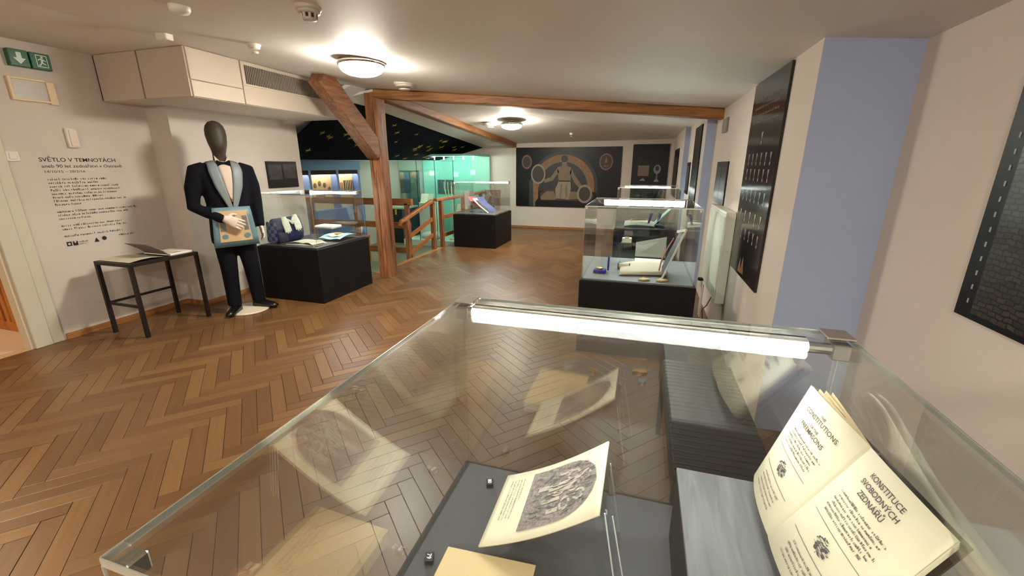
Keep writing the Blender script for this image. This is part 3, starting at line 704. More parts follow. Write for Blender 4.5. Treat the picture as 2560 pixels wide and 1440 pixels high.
solo('red_cable', M().tube([(.66, 4.25, .01), (.64, 4.2, .12), (.66, 4.1, .2), (.68, 4.05, .3)], .005, 6), mat('red_plastic', (150, 60, 48), .4), 'thin reddish cable hanging beneath the white radiator', 'cable', smooth=True)

# ------------------------------------------------------------ showcases
CAPM = mat('clamp_grey', (150, 144, 134), .4, metal=.5)
def showcase(x0, x1, y0, y1, zb, zt, label, near=False, board=None, led=FAR_LED, bar=None, col=None, gl=None, emn='bar_light'):
    t = thing('glass_showcase', label, 'showcase', ((x0+x1)/2, (y0+y1)/2, 0), 0, 'black based glass showcases')
    e = .018
    part('plinth', M().box((x0-e, y0-e, 0), (x1+e, y1+e, zb-.012), .004), BLACKW, t)
    part('display_board', M().box((x0+.006, y0+.006, zb-.014), (x1-.006, y1-.006, zb)), board or GREYF, t)
    k = .008 if near else .006
    G = gl or (GLASS if near else GLASSF)
    zi = zt-k
    for nm, a, b in (('side_pane', (x0, y0, zb-.012), (x0+k, y1, zi)), ('side_pane', (x1-k, y0, zb-.012), (x1, y1, zi)), ('front_pane', (x0+k, y0, zb-.012), (x1-k, y0+k, zi)), ('back_pane', (x0+k, y1-k, zb-.012), (x1-k, y1, zi)), ('top_pane', (x0, y0, zi), (x1, y1, zt))):
        part(nm, M().box(a, b), GLASST if near and nm == 'top_pane' else G, t)
    # ground edges of the glass, slightly frosted
    ed = M(); q = .0012 if near else .0016
    for a, b in (((x0-q, y0, zt-k), (x0, y1, zt+q)), ((x1, y0, zt-k), (x1+q, y1, zt+q)), ((x0, y0-q, zt-k), (x1, y0, zt+q)), ((x0, y1, zt-k), (x1, y1+q, zt+q))): ed.box(a, b)
    for xx in (x0, x1):
        for yy in (y0, y1): ed.box((xx-q if xx == x0 else xx, yy-q, zb-.01), (xx if xx == x0 else xx+q, yy+q, zt-k))
    part('glass_edge', ed, GEDGE, t)
    # light bar: metal housing above, diffuser below and to the front
    bx0, bx1 = bar or (x0+.055, x1-.06)
    yb = y1-.04; r = .0115 if near else .016
    zc = zt-k-r-.004
    part('bar_housing', M().box((bx0, yb-.011, zc+.004), (bx1, yb+.016, zc+.014)), CHROME, t) if False else part('bar_housing', M().box((bx0, yb-.004, zc+r-.002), (bx1, yb+r+.004, zt-k)).box((bx0, yb+r-.003, zc-.004), (bx1, yb+r+.004, zt-k)), CHROME, t)
    part('light_bar', M().loft([[(bx0 if i == 0 else bx1, yb+r*math.cos(a), zc+r*math.sin(a)) for a in [2*PI*j/12 for j in range(12)]] for i in (0, 1)]), emis(emn, col or COOL, led), t, smooth=False)
    for xx, sgn in ((x0, 1), (x1, -1)):
        hb = M().box((xx+sgn*.002, y1-.055, zt-k-.034), (xx+sgn*.034, y1-.005, zt-k-.001), .002)
        b_ = part('corner_bracket', hb, CHROME, t)
        part('socket', M().tube([(xx+sgn*.034, yb, zc), ((bx0-.001 if sgn > 0 else bx1+.001), yb, zc)], .012, 12), CHROME, b_)
        part('bracket_cap', M().box((xx-sgn*.004, y1-.05, zt), (xx+sgn*.045, y1+.004, zt+.004), .001), CAPM, b_)
        hb = M().box((xx+sgn*.002, y0+.005, zt-k-.022), (xx+sgn*.02, y0+.024, zt-k-.001), .002); part('corner_bracket', hb, CHROME, t)
    return t
FG = dict(x0=-.428, x1=.42, y0=.17, y1=.97, zb=.61, zt=1.12)
showcase(label='near glass showcase with open book and engraved print in foreground', near=True, led=LED, col=(1, .98, .92), emn='near_bar_light', bar=(-.385, .345), **FG)
showcase(-4.03, -3.25, 3.6, 4.45, .61, 1.165, 'glass showcase with quilted bag and gloves beside the mannequin')
showcase(-.4, .41, 3.19, 4.06, .61, 1.165, 'glass showcase with blue jewel box near the radiator', board=mat('pale_grey_board', (120, 124, 124), .5, var=.05), bar=(-.33, .36))
showcase(-3.28, -2.5, 7.15, 8.1, .61, 1.165, 'glass showcase with red and blue sash beside the wooden railing', bar=(-3.2, -2.53))
showcase(-.33, .49, 6.1, 6.95, .61, 1.165, 'farthest glass showcase with pale aprons before the goblet poster', bar=(-.27, .4))

# ------------------------------------------------------------ near showcase contents
pr = thing('engraved_print', 'cream sheet with oval-topped engraving on clear stand in near showcase', 'print', (-.15, .77, .611))
A0 = Vector((-.275, .665, .655)); A1 = Vector((-.29, .87, .655)); B1 = Vector((-.03, .875, .825)); B0 = Vector((-.03, .655, .825))
Ud = (B0-A0).normalized(); Vd = (A1-A0); Vd = (Vd-Ud*Vd.dot(Ud)).normalized()
PL, PWd = (B0-A0).length, .212
def curl(u, v): return .009*math.sin(PI*u/PL)*-1 + .006*(1-u/PL)**4
ps = Sheet(A0, Ud, Vd, curl)      # u runs from the foot of the page to its head
sh = M().grid(lambda a, b: ps.p(a*PL, b*PWd), 24, 6)
so = part('sheet', sh, PAPER, pr, smooth=True); solid(so, .004, -1)
if ps.N.z < 0: sgn = -1
else: sgn = 1
hh = .0025*sgn
arch = M(); NP = 16
for k in range(28):
    u0_, u1_ = PL*(.30+.64*k/28), PL*(.30+.64*(k+1)/28)
    def half(u):
        t_ = (u/PL-.62)/.32
        return PWd*.4*(1 if t_ < 0 else math.sqrt(max(0, 1-t_*t_)))
    a, b = half(u0_), half(u1_)
    for q in range(4):
        f0, f1 = -1+q*.5, -1+(q+1)*.5
        arch.add([ps.p(u0_, PWd/2+f0*a, hh), ps.p(u1_, PWd/2+f0*b, hh), ps.p(u1_, PWd/2+f1*b, hh), ps.p(u0_, PWd/2+f1*a, hh)], [[0, 1, 2, 3]])
part('engraving', arch, ETCH, pr)
m_ = M(); random.seed(3)
for (u, v, r, e) in ((.80, .36, .016, 1), (.84, .6, .014, 1.2), (.72, .68, .018, 1), (.68, .3, .014, 1.4), (.60, .5, .02, .7), (.74, .5, .016, 1)):
    ps.ring(m_, u*PL, v*PWd, r*.62, r, 0, 330, hh*1.4, e, 20)
for (u, v, du, dv) in ((.62, .52, .07, .02), (.54, .4, .05, .012), (.70, .6, .06, .01), (.58, .25, .03, .012), (.5, .6, .06, .014), (.66, .75, .05, .012)):
    ps.rect(m_, u*PL-du/2, v*PWd-dv/2, u*PL+du/2, v*PWd+dv/2, hh*1.4, 3)
part('engraved_figures', m_, mat('print_light', (168, 160, 148), .7), pr)
m_ = M()
for k in range(320):
    u, v = random.uniform(.34, .9)*PL, random.uniform(.14, .86)*PWd
    if u/PL > .62 and abs(v/PWd-.5) > .38*math.sqrt(max(0, 1-((u/PL-.62)/.32)**2)): continue
    ps.rect(m_, u, v, u+random.uniform(.004, .02), v+random.uniform(.0006, .0016), hh*1.7)
part('engraved_lines', m_, INK, pr)
m_ = M(); rs = Sheet(ps.p(0, 0), ps.V, ps.U*-1); 
class TS(Sheet):                      # the same curved sheet with text running across it
    def __init__(s, base, flip=False): s.b = base; s.flip = flip
    def p(s, u, v, h=0): return s.b.p(v, PWd-u if s.flip else u, h)
ts = TS(ps)
ts.text(m_, '', 0, 0, .01) if False else None
t2 = TS(ps, True)
for k in range(5): t2.line(m_, .03, .15-(.05 if k == 4 else 0), PL*.09+k*.009, .0042, hh)
part('caption_text', m_, INKG, pr)
sd = thing('acrylic_stand', 'clear acrylic wedge stand holding up the engraved print', 'stand', (-.05, .77, .611))
for yy in (.70, .83):
    part('leg', M().obox((-.012, yy, .612), (-.06, yy, .80), .02, .004, (0, 1, 0)).obox((-.24, yy, .62), (-.045, yy, .795), .02, .004, (1, 0, 1)), ACR, sd)
part('support_sheet', M().prism([(-.255, .69, .64), (-.02, .69, .795), (-.02, .84, .795), (-.255, .84, .64)], (.003, 0, -.004)), ACR, sd)
part('back_sheet', M().prism([(-.02, .69, .795), (.01, .69, .612), (.01, .84, .612), (-.02, .84, .795)], (.004, 0, 0)), ACR, sd)
part('edge', M().tube([(-.02, .69, .797), (.012, .69, .613)], .0018, 6).tube([(-.02, .84, .797), (.012, .84, .613)], .0018, 6).tube([(.03, .70, .613), (-.005, .695, .79)], .0015, 6), mat('acrylic_edge', (200, 206, 204), .2), sd)
# riser block
rz_ = thing('display_riser', 'dark grey wood-grained riser block under the open book', 'riser', (.27, .6, .61))
part('block', M().box((.125, .25, .61), (.395, .865, .79)), BLACKW, rz_)
part('top_board', M().box((.123, .248, .79), (.397, .867, .80), .001), wood('grey_grain', (70, 72, 74), (100, 102, 104), rough=.5, axis=1, sc=2), rz_)
# open book
bk_ = thing('open_book', 'open antique book with titled pages standing on grey riser', 'book', (.33, .68, .80))
S1 = Vector((.258, .69, .828)); S2 = Vector((.398, .745, 1.0))     # foot and head of the spine
up_ = (S2-S1); HB = up_.length; up_.normalize()
def hump(a): return .016*math.sin(min(1, max(0, a))*PI)**.8-.004
for nm, HC, FC, titles, n_ in (('left', Vector((.362, .914, 1.02)), Vector((.272, .85, .832)), ('THE', 'CONSTITUTIONS', 'OF THE', 'FREEMASONS'), 5), ('right', Vector((.415, .566, .998)), Vector((.275, .51, .826)), ('KONSTITUCE', 'SVOBODNÝCH', 'ZEDNÁŘŮ'), 6)):
    wl = ((HC-S2).length+(FC-S1).length)/2
    nrm = (HC-S2).cross(up_).normalized()
    if nrm.x > 0 and nrm.z < 0 or nrm.z < 0: nrm = -nrm
    def PG(a, b, h=0, HC=HC, FC=FC, nrm=nrm): return (S1.lerp(FC, a)).lerp(S2.lerp(HC, a), b)+nrm*h
    o1 = part('page_block', M().grid(lambda a, b: PG(a, b, hump(a)), 24, 2), PAPER, bk_, smooth=True); solid(o1, .006, 0)
    class BS(Sheet):
        def __init__(s, left, PG=PG, wl=wl): s.left = left; s.PG = PG; s.wl = wl
        def p(s, u, v, h=0):
            a = (s.wl-u)/s.wl if s.left else u/s.wl
            return s.PG(a, v/HB, hump(a)+h)
    bs = BS(nm == 'left'); hp = .0045
    m_ = M(); v = HB*.87
    for k, tx in enumerate(titles):
        small = tx in ('THE', 'OF THE')
        bs.text(m_, tx, wl*.5, v, .0075 if small else .0125, hp, 'CENTER', bold=.0001)
        v -= .0115 if small else .0155
    part('title_print', m_, INK, bk_)
    m_ = M()
    for k in range(n_): bs.line(m_, wl*(.2+.03*(k % 2)), wl*(.82-.03*(k % 3)), v-.002-k*.0075, .0052, hp)
    v2 = v-.004-n_*.0075
    for k in range(4): bs.line(m_, wl*(.25+.04*(k % 2)), wl*(.76), HB*.07+k*.0085, .0045, hp)
    bs.rect(m_, wl*.15, HB*.245, wl*.85, HB*.249, hp, 6); bs.rect(m_, wl*.15, v2-.002, wl*.85, v2-.0012, hp, 6)
    part('text_print', m_, INKG, bk_)
    m_ = M(); vc = (v2+HB*.25)/2-.003; random.seed(4)
    for k in range(90):
        a = random.uniform(0, 2*PI); rr = math.sqrt(random.random())*.017; bs.rect(m_, wl*.5+rr*math.cos(a), vc+rr*.75*math.sin(a), wl*.5+rr*math.cos(a)+random.uniform(.001, .006), vc+rr*.75*math.sin(a)+random.uniform(.0006, .0022), hp)
    part('woodcut', m_, INK, bk_, kind='stuff')
    solid(part('cover', M().grid(lambda a, b: PG(a*1.03, b*1.04-.02, -.018), 2, 2), mat('brown_leather', (40, 26, 20), .5, var=.3), bk_), .003, 0)
    for k in range(4): part('page_leaf', M().grid(lambda a, b, k=k: PG(a*(1-.004*k), b*(1-.01*k), hump(a)*.8-.004-k*.0028), 12, 1), PAPER, bk_, smooth=True)
    if nm == 'left':
        for k in range(3): part('loose_leaf', M().grid(lambda a, b, k=k: PG(a*(.96-.03*k), b*(1+.03*(k+1)*a), -.006-a*.01*(k+1)), 8, 1), PAPER2, bk_, smooth=True)
part('spine', M().tube([S1-nrm*.014, S2-nrm*.014], .012, 10), mat('brown_leather', (70, 48, 36), .5), bk_)
part('book_rest', M().prism([(.36, .55, .80), (.395, .55, .80), (.41, .56, .93)], (0, .36, 0)), ACR, bk_)
# closed cream book near the lower edge
cb = thing('cream_booklet', 'tan paper booklet lying at lower edge of near showcase', 'booklet', (-.22, .55, .61))
def cbp(u, v, z): # u along toward +x, v toward -y
    o = Vector((-.345, .655, z)); return o+Vector((.195, .012, 0)).normalized()*u+Vector((.02, -1, 0)).normalized()*v
def cbbox(m, u0, v0, u1, v1, z0, z1): return m.prism([cbp(u0, v0, z0), cbp(u1, v0, z0), cbp(u1, v1, z0), cbp(u0, v1, z0)], (0, 0, z1-z0))
part('page_block', cbbox(M(), .002, .002, .19, .26, .612, .645), PAPER, cb)
part('cover', cbbox(M(), 0, 0, .195, .265, .645, .648), PAPER2, cb)
s = Sheet(cbp(0, 0, .6485), Vector((.02, -1, 0)), Vector((.195, .012, 0)))
m_ = M()
s = Sheet(cbp(0, .265, .648), (.0, 1, 0), (-1, 0, 0)); s = Sheet((-.17, .42, .6485), (0, 1, 0), (-1, 0, 0))
for k in range(4): s.line(m_, .08, .2, .0+k*.013, .008, .0005)
part('cover_print', m_, mat('rust_ink', (150, 112, 88), .7), cb)
def cube_label(x, y, z, num, label, rz=0):
    t = thing('number_block', label, 'number block', (x, y, z), rz, 'small black number blocks')
    part('block', M().box((-.011, -.009, 0), (.011, .009, .014), .001), BLACK, t, local=True)
    s = Sheet((-.011, -.0095, 0), (1, 0, 0), (0, 0, 1)); m_ = M(); s.text(m_, num, .011, .003, .013, .0002, 'CENTER')
    s = Sheet((-.011, -.009, .0142), (1, 0, 0), (0, 1, 0)); s.text(m_, num, .011, .004, .014, .0002, 'CENTER', bold=.0002)
    part('number', m_, mat('label_white', (232, 232, 232), .5), t, local=True)
cube_label(-.335, .895, .61, '80', 'small black number block left of the engraved print', R(-70))
cube_label(-.385, .64, .61, '79', 'small black number block beside the tan booklet corner', R(-70))
cube_label(.29, .80, .80, '88', 'small black number block on the grey riser', R(-40))
# little badges laid near the front pane; from here they show only as reflections
random.seed(5)
BC = {'teal': mat('enamel_teal', (120, 178, 190), .3), 'gold': GOLD, 'navy': mat('enamel_navy', (40, 44, 110), .3), 'cream': mat('enamel_cream', (220, 200, 170), .3), 'rose': mat('enamel_rose', (180, 130, 110), .4)}
for k, (x, y, c, w_, d_, lb) in enumerate(((-.25, .28, 'teal', .035, .016, 'pale blue rectangular badge'), (-.28, .37, 'teal', .034, .02, 'larger pale blue enamel badge'), (-.14, .29, 'gold', .038, .018, 'gilt bar badge'), (-.07, .29, 'navy', .03, .016, 'dark blue enamel badge'), (.05, .24, 'gold', .06, .02, 'long gilt chain badge'), (.06, .32, 'teal', .03, .018, 'small blue badge right of booklet'), (-.21, .43, 'gold', .034, .014, 'gilt oblong badge'), (-.14, .42, 'cream', .045, .02, 'cream enamel badge'), (-.1, .49, 'rose', .036, .014, 'rose coloured badge'))):
    t = thing('lodge_badge', lb+' lying near the front pane', 'badge', (x, y, .611), 0, 'small badges in near showcase')
    part('plate', M().box((x-w_/2, y-d_/2, .611), (x+w_/2, y+d_/2, .622), .002), BC[c], t)
    part('ribbon', M().box((x-w_/6, y+d_/2, .611), (x+w_/6, y+d_/2+.025, .614)), BC['rose'] if c != 'rose' else BC['cream'], t)

# ------------------------------------------------------------ bench between showcases
bn = thing('slatted_bench', 'low black slatted bench beyond the near showcase', 'bench', (.34, 1.76, 0))
BS_ = mat('bench_slat', (34, 36, 38), .38, var=.25, scale=40)
for k in range(26):
    y = 1.29+k*.0358; part('slat', M().box((.18, y, .43), (.51, y+.03, .45), .002), BS_, bn)
part('side_rail', M().box((.175, 1.285, .37), (.195, 2.22, .432)), BLACK, bn); part('side_rail', M().box((.495, 1.285, .37), (.515, 2.22, .432)), BLACK, bn)
part('end_rail', M().box((.195, 1.285, .37), (.495, 1.305, .43)), BLACK, bn); part('end_rail', M().box((.195, 2.2, .37), (.495, 2.22, .43)), BLACK, bn)
for x in (.178, .492):
    for y in (1.29, 2.19): part('leg', M().obox((x+.01, y+.012, .37), (x+.01+(.004 if x < .3 else -.004), y+.012, 0), .025, .025, (0, 1, 0)), BLACK, bn)

# ------------------------------------------------------------ table with guest book on the left
tb = thing('side_table', 'narrow dark metal table under the wall lettering', 'table', (-4.28, 2.63, 0))
X0, X1, Y0, Y1, ZT = -4.49, -4.05, 2.34, 2.93, .66
part('table_top', M().box((X0, Y0, ZT-.03), (X1, Y1, ZT), .003), DKMET, tb)
for x in (X0+.015, X1-.015):
    for y in (Y0+.015, Y1-.015): part('leg', M().obox((x, y, ZT-.03), (x, y, 0), .028, .028, (0, 1, 0)), DKMET, tb)
part('stretcher', M().box((X0+.005, Y0+.02, .27), (X0+.025, Y1-.02, .29)), DKMET, tb)
part('stretcher', M().box((X0+.02, Y0+.005, .27), (X1-.02, Y0+.025, .29)), DKMET, tb)
gb = thing('guest_book', 'open white guest book with one raised page on dark table', 'book', (-4.2, 2.8, ZT))
part('page_block', M().grid(lambda a, b: (-4.40+.3*b, 2.68+.22*a, ZT+.006+.02*math.sin(PI*min(1, a*1.1+.05))), 10, 2), PAPER, gb, smooth=True)
part('page_block', M().box((-4.36, 2.70, ZT), (-4.08, 2.90, ZT+.02), .003), mat('white_page', (236, 228, 218), .7), gb)
rp = M().grid(lambda a, b: (-4.36+.28*b, 2.68-.15*a-.0*a, ZT+.02+.15*a-.04*a*a), 8, 2); solid(part('raised_page', rp, mat('grey_page', (120, 110, 104), .7), gb), .006, 0)
solo('paper_sheet', M().grid(lambda a, b: (-4.45+.36*b, 2.37+.28*a, ZT+.004+.012*math.sin(PI*a)), 10, 2), PAPER, 'large pale sheet lying on the table end nearest the doorway', 'paper', smooth=True)

# ------------------------------------------------------------ mannequin
RZ = R(64)
mq = thing('dressed_mannequin', 'dark headed mannequin in black suit with pale blue collar and apron', 'mannequin', (-3.865, 3.185, 0), RZ)
mq.scale = (.95, 1, 1)
SUIT = mat('navy_suit_cloth', (10, 11, 20), .9, var=.25, scale=40, bump=.2, spec=.2)
HEAD = mat('dark_mannequin_skin', (58, 50, 40), .6, var=.1)
PB = mat('pale_blue_satin', (118, 128, 130), .5, var=.08, scale=30); PB2 = mat('pale_blue_trim', (96, 126, 136), .5, var=.1, scale=30)
GLV = mat('white_glove', (206, 190, 178), .75, var=.05)
part('base_plate', M().lathe((0.01, 0.0), [(.20, 0), (.205, .008), (.20, .02), (.01, .022)], 40), mat('base_ivory', (226, 212, 190), .35), mq, local=True, smooth=False)
def er(cx, cy, cz_, rx, ry, n=20, sq=2.4):
    out = []
    for j in range(n):
        t_ = 2*PI*j/n; c, s_ = math.cos(t_), math.sin(t_)
        out.append((cx+rx*math.copysign(abs(c)**(2/sq), c), cy+ry*math.copysign(abs(s_)**(2/sq), s_), cz_))
    return out
# torso: jacket  (local +x = mannequin's left, -y = front)
torso = [(.72, .205, .135, .0), (.80, .205, .138, .0), (.92, .195, .13, -.005), (1.04, .185, .122, -.008), (1.16, .198, .125, -.008), (1.28, .215, .128, -.005), (1.38, .222, .12, 0), (1.44, .205, .10, .008), (1.475, .15, .075, .012), (1.50, .085, .06, .014)]
jk = M().loft([er(0, cy, z_, rx, ry) for z_, rx, ry, cy in torso])
# right arm, bent in front of the body (image left)
RSh, REl, RWr = Vector((-.215, .01, 1.41)), Vector((-.295, .0, 1.08)), Vector((-.11, -.185, .965))
jk.tube([RSh+Vector((.06, 0, .01)), RSh, (RSh+REl)/2+Vector((-.02, 0, 0)), REl, REl*.55+RWr*.45, RWr], [.07, .078, .07, .06, .052, .043], 12)
LSh, LEl, LWr = Vector((.215, .01, 1.41)), Vector((.262, .0, 1.12)), Vector((.245, -.06, .86))
jk.tube([LSh+Vector((-.06, 0, .01)), LSh, (LSh+LEl)/2+Vector((.012, 0, 0)), LEl, LEl*.5+LWr*.5, LWr], [.07, .078, .068, .057, .05, .044], 12)
part('jacket', remesh(jk, .014, 5), SUIT, mq, local=True, smooth=True)
tr = M().loft([er(0, 0, z_, rx, ry) for z_, rx, ry in ((.72, .175, .115), (.82, .18, .12), (.95, .165, .11))])
tr.tube([(-.09, 0, .84), (-.095, 0, .7), (-.10, -.01, .48), (-.105, .0, .25), (-.11, -.005, .075)], [.105, .098, .08, .07, .066], 14)
tr.tube([(.09, 0, .84), (.095, .0, .7), (.105, -.02, .48), (.12, .0, .25), (.13, .01, .075)], [.105, .098, .08, .07, .066], 14)
part('trousers', remesh(tr, .014, 4), SUIT, mq, local=True, smooth=True)
def shoe(x, y, a):
    m = M(); ca_, sa_ = math.cos(a), math.sin(a); rings = []
    for t_, wd, ht in ((-.08, .026, .06), (-.05, .038, .085), (0, .04, .085), (.06, .043, .06), (.12, .045, .045), (.16, .038, .036), (.19, .018, .022)):
        rings.append([Vector((x, y, 0))+Vector((px_*ca_-(-t_)*sa_*1, px_*sa_+(-t_)*ca_, .022+pz_)) for px_, pz_ in ((-wd, 0), (wd, 0), (wd*.95, ht*.5), (wd*.5, ht), (-wd*.5, ht), (-wd*.95, ht*.5))])
    return m.loft(rings)
SHOE = mat('black_leather', (14, 12, 12), .3, var=.2)
part('shoe', shoe(-.11, -.02, R(-40)), SHOE, mq, local=True, smooth=True); part('shoe', shoe(.135, -.01, R(38)), SHOE, mq, local=True, smooth=True)
# head and neck
hd = M().loft([er(0, cy, z_, rx, ry, 20, 2) for z_, rx, ry, cy in ((1.46, .065, .06, .01), (1.50, .058, .058, .008), (1.56, .056, .06, 0), (1.59, .062, .078, -.012), (1.62, .07, .092, -.014), (1.66, .08, .1, -.008), (1.72, .088, .106, 0), (1.77, .086, .103, .004), (1.81, .074, .088, .006), (1.84, .048, .058, .008), (1.853, .015, .018, .01))])
part('head', hd, HEAD, mq, local=True, smooth=True)
def fy(x, z_):      # front surface of the jacket
    for i in range(len(torso)-1):
        a, b = torso[i], torso[i+1]
        if a[0] <= z_ <= b[0]:
            t_ = (z_-a[0])/(b[0]-a[0]); rx, ry, cy = (a[k]+(b[k]-a[k])*t_ for k in (1, 2, 3)); break
    else: rx, ry, cy = torso[-1][1:] if z_ > 1.4 else torso[0][1:]
    q = max(0, 1-abs(x/rx)**2.4); return cy-ry*q**(1/2.4)
def strip(L0, L1, nseg, off, nw=4):   # cloth strip between two edge polylines given as (x, z)
    def pt(u, v):
        def il(Lp):
            k = u*(len(Lp)-1); i = min(int(k), len(Lp)-2); t_ = k-i; return [Lp[i][j]+(Lp[i+1][j]-Lp[i][j])*t_ for j in (0, 1)]
        a, b = il(L0), il(L1); x = a[0]+(b[0]-a[0])*v; z_ = a[1]+(b[1]-a[1])*v
        zz = z_; yy = fy(x, min(z_, 1.5))-off
        return (x, yy, zz)
    return M().grid(pt, nseg, nw)
shirt = part('shirt', strip([(-.055, 1.49), (-.05, 1.4), (-.03, 1.25), (0, 1.12)], [(.055, 1.49), (.05, 1.4), (.03, 1.25), (.005, 1.12)], 10, .008), mat('shirt_white', (190, 174, 160), .7), mq, local=True, smooth=True)
solid(shirt, .004, 0)
for sgn_, nm in ((-1, 'collar_band'), (1, 'collar_band')):
    c_ = part(nm, strip([(sgn_*.06, 1.50), (sgn_*.055, 1.42), (sgn_*.035, 1.27), (sgn_*-.002, 1.06)], [(sgn_*.135, 1.485), (sgn_*.145, 1.4), (sgn_*.115, 1.25), (sgn_*.0+.012*sgn_, 1.0)], 14, .016), PB, mq, local=True, smooth=True, label='pale blue regalia collar band'); solid(c_, .006, 0)
bt = M()
for sgn_ in (-1, 1): bt.loft([er(sgn_*a, -.078-.004, 1.475, .0001, w2) if False else [(sgn_*a, -.085+dy, 1.475+dz) for dy, dz in ((-w2*.4, -w2), (w2*.4, -w2), (w2*.4, w2), (-w2*.4, w2))] for a, w2 in ((0, .01), (.02, .012), (.05, .026), (.058, .024))])
part('bow_tie', bt, SUIT, mq, local=True)
part('shirt_collar', M().prism([(-.06, -.05, 1.545), (-.008, -.085, 1.47), (-.06, -.08, 1.455)], (0, .01, 0)).prism([(.06, -.05, 1.545), (.008, -.085, 1.47), (.06, -.08, 1.455)], (0, .01, 0)), mat('shirt_white', (190, 174, 160), .7), mq, local=True)
part('collar_jewel', M().ell((.0, fy(0, 1.16)-.025, 1.15), (.01, .004, .014)), GOLD, mq, local=True, smooth=True)
ap = thing_ap = None
def afy(x, z_): return min(fy(x*.8, max(z_, .75)), -.13)-.02
def apr(u0, u1, z0, z1, off): return M().grid(lambda a, b: ((u0+(u1-u0)*a)*(1-.5*(z0+(z1-z0)*b-.74))-.02, afy(u0+(u1-u0)*a, .74)-off, z0+(z1-z0)*b), 10, 4)
a1_ = part('apron', apr(-.2, .2, .70, 1.075, 0), PB2, mq, local=True, smooth=True, label='ivory apron bordered in pale blue'); solid(a1_, .005, 0)
IV = mat('apron_ivory', (190, 162, 120), .7, var=.05)
part('apron_field', apr(-.145, .145, .75, 1.04, .006), IV, a1_, local=True, smooth=True)
m_ = M()
for (cx_2, cz_2) in ((-.115, .80), (.08, .80)):
    for ring_ in (0, ): m_.add([(cx_2+.03*math.cos(2*PI*i/16), afy(cx_2, .8)-.009, cz_2+.022*math.sin(2*PI*i/16)) for i in range(16)], [list(range(16))])
part('rosette', m_, PB2, a1_, local=True)
part('tassel_band', apr(-.135, -.085, .85, .99, .009), mat('tassel_grey', (120, 118, 116), .6, var=.4, scale=60), a1_, local=True); part('tassel_band', apr(.085, .135, .85, .99, .009), mat('tassel_grey', (120, 118, 116), .6), a1_, local=True)
# gloved hands with five fingers
def hand(wr, d, side, pn, s_=1.0, curl=.3, spread=1.0, thumb=1):
    wr, d = Vector(wr), Vector(d).normalized(); pn = Vector(pn).normalized(); sd_ = Vector(side).normalized()
    m = M()
    rings = []
    for t_, w2, th in ((-.01, .026, .02), (.02, .032, .018), (.055, .042, .016), (.085, .042, .013)):
        c = wr+d*t_*s_; rings.append([c+sd_*math.cos(a)*w2*s_+pn*math.sin(a)*th*s_ for a in [2*PI*j/10 for j in range(10)]])
    m.loft(rings)
    for k, (o_, ln) in enumerate(((-.031, .062), (-.011, .074), (.010, .07), (.030, .054))):
        p0 = wr+d*.078*s_+sd_*o_*s_; pts = [p0]; cd = (d+sd_*o_*3*spread).normalized(); ang_ = 0
        for j, fr_ in enumerate((.42, .32, .26)):
            ang_ += curl*(.8+.2*j); dd = (cd*math.cos(ang_)+pn*math.sin(ang_)); pts.append(pts[-1]+dd*ln*fr_*s_)
        m.tube(pts, [.0095*s_, .009*s_, .008*s_, .0062*s_], 8)
    ts_ = wr+d*.02*s_-sd_*.026*s_*thumb
    m.tube([ts_, ts_+(d*.55-sd_*.8*thumb+pn*.25).normalized()*.034*s_, ts_+(d*.55-sd_*.8*thumb+pn*.25).normalized()*.034*s_+(d*.95-sd_*.25*thumb+pn*.3).normalized()*.036*s_], [.012*s_, .011*s_, .008*s_], 8)
    return m
# right hand rests across the belly; left hand hangs
part('glove', remesh(hand((-.105, -.2, .975), (.85, -.12, -.45), (-.4, 0, -.9), (0, 1, -.05), 1.25, .12), .0045, 2), GLV, mq, local=True, smooth=True, label='white gloved hand resting on the apron')
part('glove', remesh(hand((.247, -.065, .855), (.05, -.25, -1), (0, -1, .2), (-1, 0, .1), 1.0, .3, thumb=-1), .0045, 2), GLV, mq, local=True, smooth=True, label='white gloved hand hanging at the side')

# ------------------------------------------------------------ bag showcase contents
QB = bpy.data.materials.new('quilted_navy'); QB.use_nodes = True; nt = QB.node_tree; b = nt.nodes['Principled BSDF']; b.inputs['Roughness'].default_value = .6
tc = nt.nodes.new('ShaderNodeTexCoord'); ck = nt.nodes.new('ShaderNodeTexChecker'); ck.inputs['Scale'].default_value = 28; ck.inputs['Color1'].default_value = (*lin((40, 46, 92)), 1); ck.inputs['Color2'].default_value = (*lin((96, 118, 168)), 1)
nt.links.new(tc.outputs['Object'], ck.inputs['Vector']); nt.links.new(ck.outputs['Color'], b.inputs['Base Color'])
NV = mat('navy_velvet', (38, 38, 84), .7, var=.2)
bg = thing('quilted_bag', 'navy quilted bag with raised flap in showcase beside mannequin', 'bag', (-3.86, 4.1, .611))
def bgp(a, b, k): 
    return None
bm_ = M()
for i, (z_, hx_, hy_) in enumerate(((.612, .06, .17), (.68, .075, .195), (.76, .06, .20), (.84, .03, .19), (.855, .015, .18))):
    pass
rings = [er(-3.87+.0*z_, 4.1, z_, hx_, hy_, 24, 3) for z_, hx_, hy_ in ((.612, .05, .16), (.63, .075, .19), (.70, .085, .2), (.78, .062, .2), (.84, .03, .19), (.855, .012, .17))]
part('body', M().loft(rings), NV, bg, smooth=True)
part('quilted_panel', M().grid(lambda a, b: (-3.93+.13*a, 3.90-.015*math.sin(PI*a)+.012*b, .63+.2*b+.006*math.sin(a*18)*math.sin(b*18)), 24, 24), QB, bg, smooth=True)
gl2 = thing('white_gloves', 'pair of white gloves draped over the quilted bag', 'gloves', (-3.78, 4.1, .7), 0)
